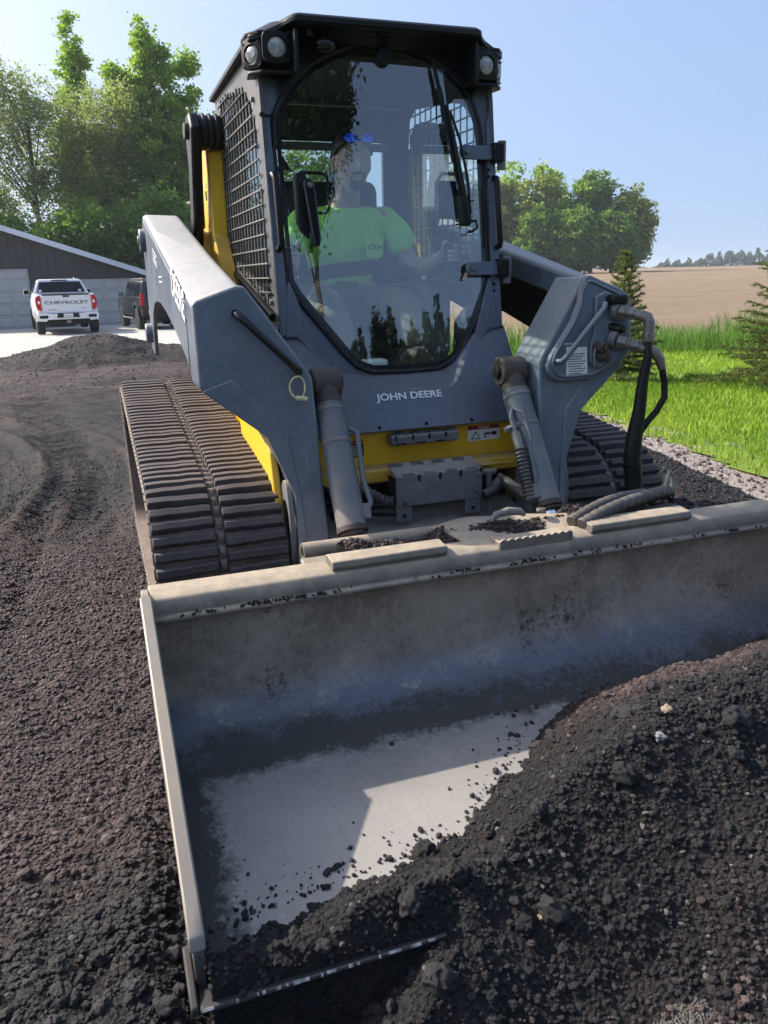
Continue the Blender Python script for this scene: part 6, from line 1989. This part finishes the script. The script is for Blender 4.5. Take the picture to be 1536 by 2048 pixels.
M_bark = simple('bark', (.085, .068, .055), .9, 0, .35, 6, .6, 12)
LEAF = {
    'bright': mat_leaf('leaf_bright', (.14, .26, .03), (.44, .58, .09), .6),
    'willow': mat_leaf('leaf_willow', (.15, .19, .085), (.44, .49, .22), .65),
    'dark': mat_leaf('leaf_dark', (.028, .075, .018), (.11, .21, .05), .45),
    'mid': mat_leaf('leaf_mid', (.075, .16, .032), (.26, .40, .09), .55),
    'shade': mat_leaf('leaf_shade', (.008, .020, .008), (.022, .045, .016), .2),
    'olive': mat_leaf('leaf_olive', (.16, .21, .05), (.40, .45, .12), .55),
}


def leaf_quads(C, size, asp, droop, tint):
    n = len(C)
    a = rng.normal(0, 1, (n, 3)); a[:, 2] *= .6; a[:, 2] -= droop
    a /= np.linalg.norm(a, axis=1)[:, None]
    r = rng.normal(0, 1, (n, 3)); b = np.cross(a, r); b /= np.linalg.norm(b, axis=1)[:, None]
    a = a * (size * .5)[:, None]; b = b * (size * .5 * asp)[:, None]
    V = np.stack([C - a, C + b * .9 - a * .1, C + a, C - b * .9 - a * .1], 1).reshape(-1, 3)
    F = np.arange(n * 4).reshape(n, 4)
    return V, F, np.repeat(tint, 4)


def tree(name, label, cat, base, height, blobs, nclump, nleaf, kind, lsize, group=None, rc=(.5, 1.0), asp=.6, droop=0.0, trunk_r=.2, hang=0.0, limbs=14, trunk_top=.75, lean=(0, 0), sq=.75):
    """blobs: list of (dx,dy,z,rx,ry,rz) ellipsoids (metres, relative to base) that make up the crown"""
    bx, by = base; bz = float(T(bx, by)) - .1
    root = thing(name, (bx, by, bz), label, cat, group)
    vol = np.array([b_[3] * b_[4] * b_[5] for b_ in blobs]); vol = vol ** .6 / (vol ** .6).sum()
    K = rng.choice(len(blobs), nclump, p=vol)
    B = np.array(blobs)[K]
    d = rng.normal(0, 1, (nclump, 3)); d /= np.linalg.norm(d, axis=1)[:, None]
    rad = rng.uniform(.25, 1, nclump) ** .55
    CC = B[:, :3] + d * rad[:, None] * B[:, 3:6]
    CC += rng.normal(0, .06, CC.shape) * B[:, 3:6]
    cr = rng.uniform(rc[0], rc[1], nclump)
    per = np.maximum(8, (nleaf * cr ** 2 / (cr ** 2).sum())).astype(int)
    idx = np.repeat(np.arange(nclump), per)
    n = len(idx)
    g = rng.normal(0, .48, (n, 3)); g[:, 2] *= sq
    if hang: g[:, 2] = -np.abs(rng.normal(0, hang, n)) + rng.normal(0, .15, n)
    P = CC[idx] + g * cr[idx][:, None]
    ctint = np.clip(rng.normal(.45, .2, nclump) + .25 * (CC[:, 2] / height - .5), 0, 1)
    ti = np.clip(ctint[idx] + rng.normal(0, .15, n), 0, 1)
    keep = P[:, 2] > .15
    P = P[keep] + np.array([bx, by, bz]); ti = ti[keep]; idx = idx[keep]
    V, F, A = leaf_quads(P, lsize * rng.uniform(.6, 1.4, len(P)), asp, droop, ti)
    npmesh('crown', V, F, LEAF[kind], root, {'tint': A})
    # trunk and limbs reaching into the clumps
    tm = MB()
    top = Vector((bx + lean[0], by + lean[1], bz + height * trunk_top))
    tp = []
    for k in range(9):
        t = k / 8
        p = Vector((bx, by, bz)).lerp(top, t) + Vector((math.sin(t * 5 + bx) * .12, math.cos(t * 4 + by) * .12, 0)) * t
        tp.append(p)
    tm.tube(tp, [trunk_r * (1 - .78 * k / 8) * (1.35 if k == 0 else 1) for k in range(9)], 9)
    sel = rng.permutation(nclump)[:limbs]
    for i in sel:
        c = Vector(CC[i]) + Vector((bx, by, bz))
        t0 = min(.95, max(.22, (CC[i][2] / height) * .62 / trunk_top))
        f = t0 * 8; k0 = int(f); p0 = tp[min(k0, 7)].lerp(tp[min(k0 + 1, 8)], f - k0)
        mid = p0.lerp(c, .5) + Vector((0, 0, .12 * (c - p0).length)) + Vector((random.uniform(-.2, .2), random.uniform(-.2, .2), 0))
        r0 = trunk_r * (1 - .75 * t0) * .45
        tm.tube([p0, p0.lerp(mid, .5) + Vector((0, 0, .04)), mid, mid.lerp(c, .5), c], [r0, r0 * .8, r0 * .6, r0 * .4, r0 * .15], 5)
    tm.build('trunk', M_bark, root, 0, 60)
    return root


G1 = 'trees behind the garage'
tree('willow_tree', 'grey-green fine-leaved tree at the left edge above the garage', 'tree', (-3.4, 54), 15.5,
     [(-1.6, 0, 12.6, 2.6, 2.2, 3.2), (1.0, 0, 11.0, 2.4, 2, 3.4), (-.5, 0, 6, 4.0, 2.5, 3.2), (-3.5, 0, 8.5, 2.5, 2, 4), (0, 0, 3.2, 4, 2, 2)], 460, 52000, 'willow', .23, G1, (.45, .9), .38, .6, .22, 1.1, 26)
tree('willow_tree', 'tall grey-green tree with drooping foliage next to the bright green tree', 'tree', (.7, 55), 15.5,
     [(.8, 0, 11.9, 2.0, 2, 2.8), (-.6, 0, 9.8, 2.4, 2.2, 3.0), (.2, 0, 5.5, 3.2, 2.5, 3.2), (0, 0, 2.8, 3.2, 2, 2)], 420, 48000, 'willow', .23, G1, (.45, .9), .38, .6, .22, 1.2, 24)
tree('young_poplar', 'slim upright tree top rising between the grey-green trees', 'tree', (-.2, 62), 17.8,
     [(0, 0, 17.2, .8, 1.0, 2.2), (0, 0, 15.2, 1.2, 1.0, 2.2), (-.3, 0, 12.4, 1.9, 1.4, 2.8), (.3, 0, 8, 2.4, 1.5, 3.4)], 220, 17000, 'bright', .22, G1, (.3, .6), .7, .1, .16, 0, 22, .78)
tree('poplar_tree', 'tall bright green poplar with several upright tops', 'tree', (4.4, 56), 18.8,
     [(-.5, 0, 16.0, .7, .8, 2.2), (-.2, 0, 15.2, .9, .8, 1.8), (.5, 0, 14.2, 1.2, .9, 2.2), (2.1, 0, 14.1, .9, .9, 2.6), (-1.9, 0, 13.8, 1.0, .9, 2.0), (0, 0, 11.6, 2.8, 2.0, 2.4), (-.2, 0, 10.2, 2.8, 2.0, 2.6), (1.8, 0, 9.6, 2.4, 2, 2.6), (-1.6, 0, 8.6, 2.0, 2, 2.4), (.4, 0, 6, 3, 2.2, 2.8), (0, 0, 3, 3, 2, 2)],
     640, 60000, 'bright', .23, G1, (.32, .66), .75, .1, .22, 0, 34, .7)
tree('maple_tree', 'dark green broad tree behind the loader cab on the left', 'tree', (7.4, 58), 14.0,
     [(.3, 0, 9.6, 2.0, 2, 3.0), (-1, 0, 6.5, 2.6, 2, 3.2), (2.0, 0, 11, 1.2, 1.4, 2.2), (1.3, 0, 5.5, 3.0, 2, 3.5), (0, 0, 3, 3, 2, 2)], 210, 28000, 'mid', .29, G1, (.6, 1.1), .75, .1, .22, 0, 20)
for i, (x, y, h, lab) in enumerate(((-6.5, 50, 7.0, 'low green understorey tree rising above the left of the garage roof'), (-1.5, 50, 6.6, 'low green understorey tree behind the garage roof above the pickup'), (3.2, 50.5, 7.4, 'low green understorey tree above the right end of the garage roof'), (7.2, 52, 7.6, 'low green understorey tree beside the loader arm'))):
    tree('understorey_tree', lab, 'tree', (x, y), h, [(0, 0, h * .6, 2.6, 2, h * .4), (1.2, 0, h * .45, 2.2, 2, h * .35), (-1.4, 0, h * .42, 2.2, 2, h * .35)], 120, 13000, 'mid', .27, G1, (.6, 1.1), .75, .15, .16, 0, 12)
tree('maple_tree', 'green tree seen through the cab window behind the operator', 'tree', (14.5, 57), 11.5,
     [(0, 0, 7, 3.0, 2, 3.5), (2.5, 0, 6, 2.6, 2, 3.2), (-2, 0, 5, 2.5, 2, 3)], 110, 9000, 'mid', .3, G1, (.7, 1.2), .75, .1, .2, 0, 10)

# woodlot at the field
G2 = 'trees of the woodlot beside the field'
WL = [  # px-derived positions at about 130 m: x, y, height, width, kind, words
    (58.0, 112.0, 16.0, 4.2, 'olive', 'pale olive tree at the left end of the woodlot beside the cab'),
    (61.0, 112.5, 16.5, 4.2, 'bright', 'light green tree second from the left in the woodlot'),
    (64.0, 108.5, 15.2, 4.6, 'olive', 'rounded olive green tree third from the left in the woodlot'),
    (66.5, 110.5, 16.0, 4.0, 'bright', 'light green tree top near the middle of the woodlot'),
    (68.5, 106.0, 13.4, 4.6, 'bright', 'leafy green tree at the front middle of the woodlot'),
    (71.2, 105.5, 15.2, 3.8, 'mid', 'darker pointed tree, tallest at the right of the woodlot'),
    (73.8, 103.8, 13.0, 3.6, 'mid', 'green tree second from the right in the woodlot'),
    (76.2, 101.8, 12.0, 3.4, 'olive', 'olive green tree at the right end of the woodlot, branches over the field'),
    (62.5, 105.5, 9.5, 4.2, 'mid', 'low shaded tree at the foot of the woodlot on the left'),
    (67.0, 102.8, 9.0, 4.2, 'mid', 'low shaded tree at the foot of the woodlot in the middle'),
    (72.5, 100.8, 8.8, 4.0, 'mid', 'low shaded tree at the foot of the woodlot on the right'),
    (54.0, 115.0, 15.5, 5.0, 'mid', 'green tree of the woodlot mostly hidden behind the cab'),
]
for (x, y, h, w, kd, lab) in WL:
    tree('woodlot_tree', lab, 'tree', (x, y), h, [(0, 0, h * .68, w * .72, w * .6, h * .30), (w * .3, 0, h * .48, w * .62, w * .6, h * .30), (-w * .35, 0, h * .45, w * .6, w * .6, h * .30), (0, 0, h * .28, w * .7, w * .6, h * .24)], 200, 11000, kd, .50, G2, (.7, 1.2), .75, .1, .28, 0, 8)

# far tree line on the horizon
V_, F_, A_ = [], [], []
n_ = 16000
azs = rng.uniform(math.radians(27), math.radians(50), n_)
Dl = 430 + 30 * rng.uniform(0, 1, n_)
hx_ = np.clip(4.6 + 3.4 * np.interp(np.degrees(azs), [27, 36, 37.5, 40, 41.5, 44, 47, 50], [.2, .2, .05, .25, .9, 1.3, 1.0, .8]) + 2.2 * vnoise(azs * 260, azs * 0, 3), 1.5, 12)
P = np.column_stack([CAM.x + Dl * np.sin(azs), CAM.y + Dl * np.cos(azs), -1.5 + hx_ * rng.uniform(0, 1, n_) ** .8])
v_, f_, a_ = leaf_quads(P, rng.uniform(.9, 2.0, n_), .8, 0, rng.uniform(.2, .7, n_))
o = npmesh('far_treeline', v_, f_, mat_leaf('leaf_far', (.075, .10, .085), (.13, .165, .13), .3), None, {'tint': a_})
tag(o, 'distant hazy line of trees on the horizon beyond the field', 'trees', kind='stuff')


# spruces -----------------------------------------------------------------------
M_needle = mat_leaf('spruce_needles', (.040, .070, .026), (.26, .28, .085), .35)
def spruce(label, base, h, rbase, n_whorl, seed, trunk_tip=1.0):
    r_ = np.random.default_rng(seed)
    bx, by = base; bz = float(T(bx, by)) - .02
    root = thing('spruce_tree', (bx, by, bz), label, 'tree', 'young spruces on the lawn')
    tm = MB().tube([(bx, by, bz), (bx + .01, by, bz + h * .5), (bx, by, bz + h)], [.035 * h / 1.7, .02, .004], 8)
    C, Dd, S_, Ti = [], [], [], []
    for w in range(n_whorl):
        f = w / (n_whorl - 1)
        z = h * (.10 + .86 * f)
        Lb = rbase * (1 - f) ** .85 * (.80 + .4 * r_.random()) + .05
        nb_ = int(5 + 4 * (1 - f))
        a0 = r_.random() * 6.28
        for k in range(nb_):
            a = a0 + 6.283 * k / nb_ + r_.normal(0, .2)
            Lk = Lb * r_.uniform(.7, 1.15)
            d0 = Vector((math.cos(a), math.sin(a), 0))
            rise = .35 * f + .05
            p0 = Vector((bx, by, bz + z)); pts = []
            for j in range(6):
                t = j / 5
                pts.append(p0 + d0 * Lk * t + Vector((0, 0, Lk * (rise * t - .35 * (1 - f) * t * t + .22 * t ** 3))))
            tm.tube(pts, [.008 * (1 - .8 * j / 5) for j in range(6)], 5)
            # twigs on both sides, needles round each
            twigs = [(pts, 1.0)]
            for j in range(1, 6):
                for sg in (-1, 1):
                    sd = Vector((-d0.y, d0.x, 0)) * sg
                    tl = Lk * .38 * (1 - .55 * j / 6) * r_.uniform(.7, 1.1)
                    e = pts[j] + (sd * .75 + d0 * .65).normalized() * tl + Vector((0, 0, -.05 * tl + r_.normal(0, .01)))
                    twigs.append(([pts[j], pts[j].lerp(e, .5), e], .8))
            for tw, wt in twigs:
                for q in range(len(tw) - 1):
                    seg = tw[q + 1] - tw[q]
                    nn = max(3, int(seg.length / .0036))
                    for m_ in range(nn):
                        c = tw[q] + seg * ((m_ + r_.random()) / nn)
                        C.append(c); Dd.append((seg.normalized() * .7 + Vector(r_.normal(0, .55, 3)) + Vector((0, 0, .35))).normalized())
                        tipf = (q + m_ / nn) / (len(tw) - 1)
                        Ti.append(min(1, max(0, .25 + .45 * tipf ** 2 + .15 * f + r_.normal(0, .12))))
    C = np.array(C); Dd = np.array(Dd); Ti = np.array(Ti)
    n = len(C)
    ln = r_.uniform(.024, .042, n)[:, None]
    rr = r_.normal(0, 1, (n, 3)); sd = np.cross(Dd, rr); sd /= np.linalg.norm(sd, axis=1)[:, None]
    sd *= .0050
    V = np.stack([C - sd, C + sd, C + Dd * ln + sd * .3, C + Dd * ln - sd * .3], 1).reshape(-1, 3)
    npmesh('needles', V, np.arange(n * 4).reshape(n, 4), M_needle, root, {'tint': np.repeat(Ti, 4)})
    tm.build('trunk', M_bark, root, 0, 60)
    return root


spruce('young spruce behind the hydraulic couplers, tip above the field', (5.36, 5.95), 1.66, .44, 19, 3)
spruce('young spruce cut off by the right edge of the picture', (6.55, 4.30), 1.95, .80, 20, 5)

# trees behind the photographer, mirrored in the cab glass ---------------------------
n_ = 30000
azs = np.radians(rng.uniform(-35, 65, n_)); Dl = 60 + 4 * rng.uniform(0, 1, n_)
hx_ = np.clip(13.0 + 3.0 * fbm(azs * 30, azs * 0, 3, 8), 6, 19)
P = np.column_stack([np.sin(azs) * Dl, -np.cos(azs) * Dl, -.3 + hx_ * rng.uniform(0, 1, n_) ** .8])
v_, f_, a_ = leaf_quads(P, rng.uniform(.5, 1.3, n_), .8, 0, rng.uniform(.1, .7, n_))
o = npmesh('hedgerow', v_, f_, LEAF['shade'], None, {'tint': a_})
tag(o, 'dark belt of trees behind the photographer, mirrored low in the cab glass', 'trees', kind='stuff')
a = math.radians(7.5)
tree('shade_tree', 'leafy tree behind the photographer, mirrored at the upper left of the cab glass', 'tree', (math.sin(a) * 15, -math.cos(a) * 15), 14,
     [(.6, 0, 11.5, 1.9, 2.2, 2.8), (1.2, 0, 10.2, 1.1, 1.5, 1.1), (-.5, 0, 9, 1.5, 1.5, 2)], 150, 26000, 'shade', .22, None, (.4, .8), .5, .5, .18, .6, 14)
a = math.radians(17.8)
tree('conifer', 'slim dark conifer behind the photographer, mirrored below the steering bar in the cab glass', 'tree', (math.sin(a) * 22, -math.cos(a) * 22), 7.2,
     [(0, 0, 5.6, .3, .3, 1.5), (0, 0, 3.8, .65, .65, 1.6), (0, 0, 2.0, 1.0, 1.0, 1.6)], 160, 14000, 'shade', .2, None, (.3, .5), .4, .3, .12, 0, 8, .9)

# ================================================================== single stones that stand out
STONES = [(.045, -1.645), (-.015, -1.70), (-.41, -1.87)]
CLUMPS = [(-1.308, -1.62, .020, 'grey-black asphalt clump at the lower left, leftmost of the upper row of big clumps'),
          (-1.240, -1.62, .018, 'rounded black clump at the lower left, middle of the upper row of big clumps'),
          (-1.168, -1.655, .018, 'rounded black clump closest to the corner of the cutting edge, upper row'),
          (-1.300, -1.69, .019, 'black clump at the lower left, leftmost of the lower row of big clumps'),
          (-1.232, -1.735, .017, 'black clump at the bottom left, middle of the lower row of big clumps'),
          (-1.172, -1.735, .020, 'black clump beside the lowest corner of the cutting edge, lower row')]


def stone(name, label, cat, x, y, zf, r, col, seed, group=None):
    bm = bmesh.new(); bmesh.ops.create_icosphere(bm, subdivisions=4, radius=1)
    from mathutils import noise as mn
    for v in bm.verts:
        p = v.co * 1.3 + Vector((seed * 3.7, seed, seed * 1.9))
        v.co *= 1 + .45 * mn.noise(p) + .22 * mn.noise(p * 2.7) + .10 * mn.noise(p * 7)
        v.co = Vector((v.co.x * 1.1, v.co.y * .95, v.co.z * .75)) * r
    me = bpy.data.meshes.new(name); bm.to_mesh(me); bm.free()
    me.shade_smooth(); me.set_sharp_from_angle(angle=math.radians(28))
    o = bpy.data.objects.new(name, me); COL.objects.link(o)
    me.materials.append(col); o.location = (x, y, float(zf(x, y)) + r * .35); o.rotation_euler = (0, 0, seed)
    tag(o, label, cat, group)
    return o


M_tan = simple('tan_stone', (.26, .21, .14), .8, 0, .25, 90, .5, 200)
M_gry = simple('grey_stone', (.19, .185, .18), .8, 0, .2, 90, .5, 200)
M_clump = simple('asphalt_clump', (.020, .0188, .0188), .75, 0, .5, 120, .9, 160, spec=.35)
stone('stone', 'pale tan pebble on the right of the millings heap, the upper of two', 'stone', STONES[0][0], STONES[0][1], h_heap, .0125, M_tan, 1)
stone('stone', 'light grey pebble on the right of the millings heap, just below the tan one', 'stone', STONES[1][0], STONES[1][1], h_heap, .0125, M_gry, 2)
stone('stone', 'small yellowish pebble in the dark middle of the millings heap', 'stone', STONES[2][0], STONES[2][1], h_heap, .007, M_tan, 3)
for i, (x, y, r, lab) in enumerate(CLUMPS):
    stone('asphalt_clump', lab, 'clump', x, y, h_drive, r, M_clump, 5 + i, 'big asphalt clumps at the lower left')

# ================================================================== hazy air
hm, hnt, hb, hout = nodes('haze_air')
hnt.nodes.remove(hb)
hv_ = N(hnt, 'ShaderNodeVolumePrincipled'); hv_.inputs['Color'].default_value = (.82, .90, 1.0, 1); hv_.inputs['Density'].default_value = .00045
hv_.inputs['Anisotropy'].default_value = .2
hnt.links.new(hv_.outputs[0], hout.inputs['Volume'])
hz_ = MB().box(-1200, 2600, -1200, 2600, -9, 26).build('haze', hm)
hz_.visible_shadow = True
tag(hz_, 'thin bluish summer haze', 'haze', kind='stuff')
for o in list(COL.objects):
    if o.type == 'MESH': o.data.update()
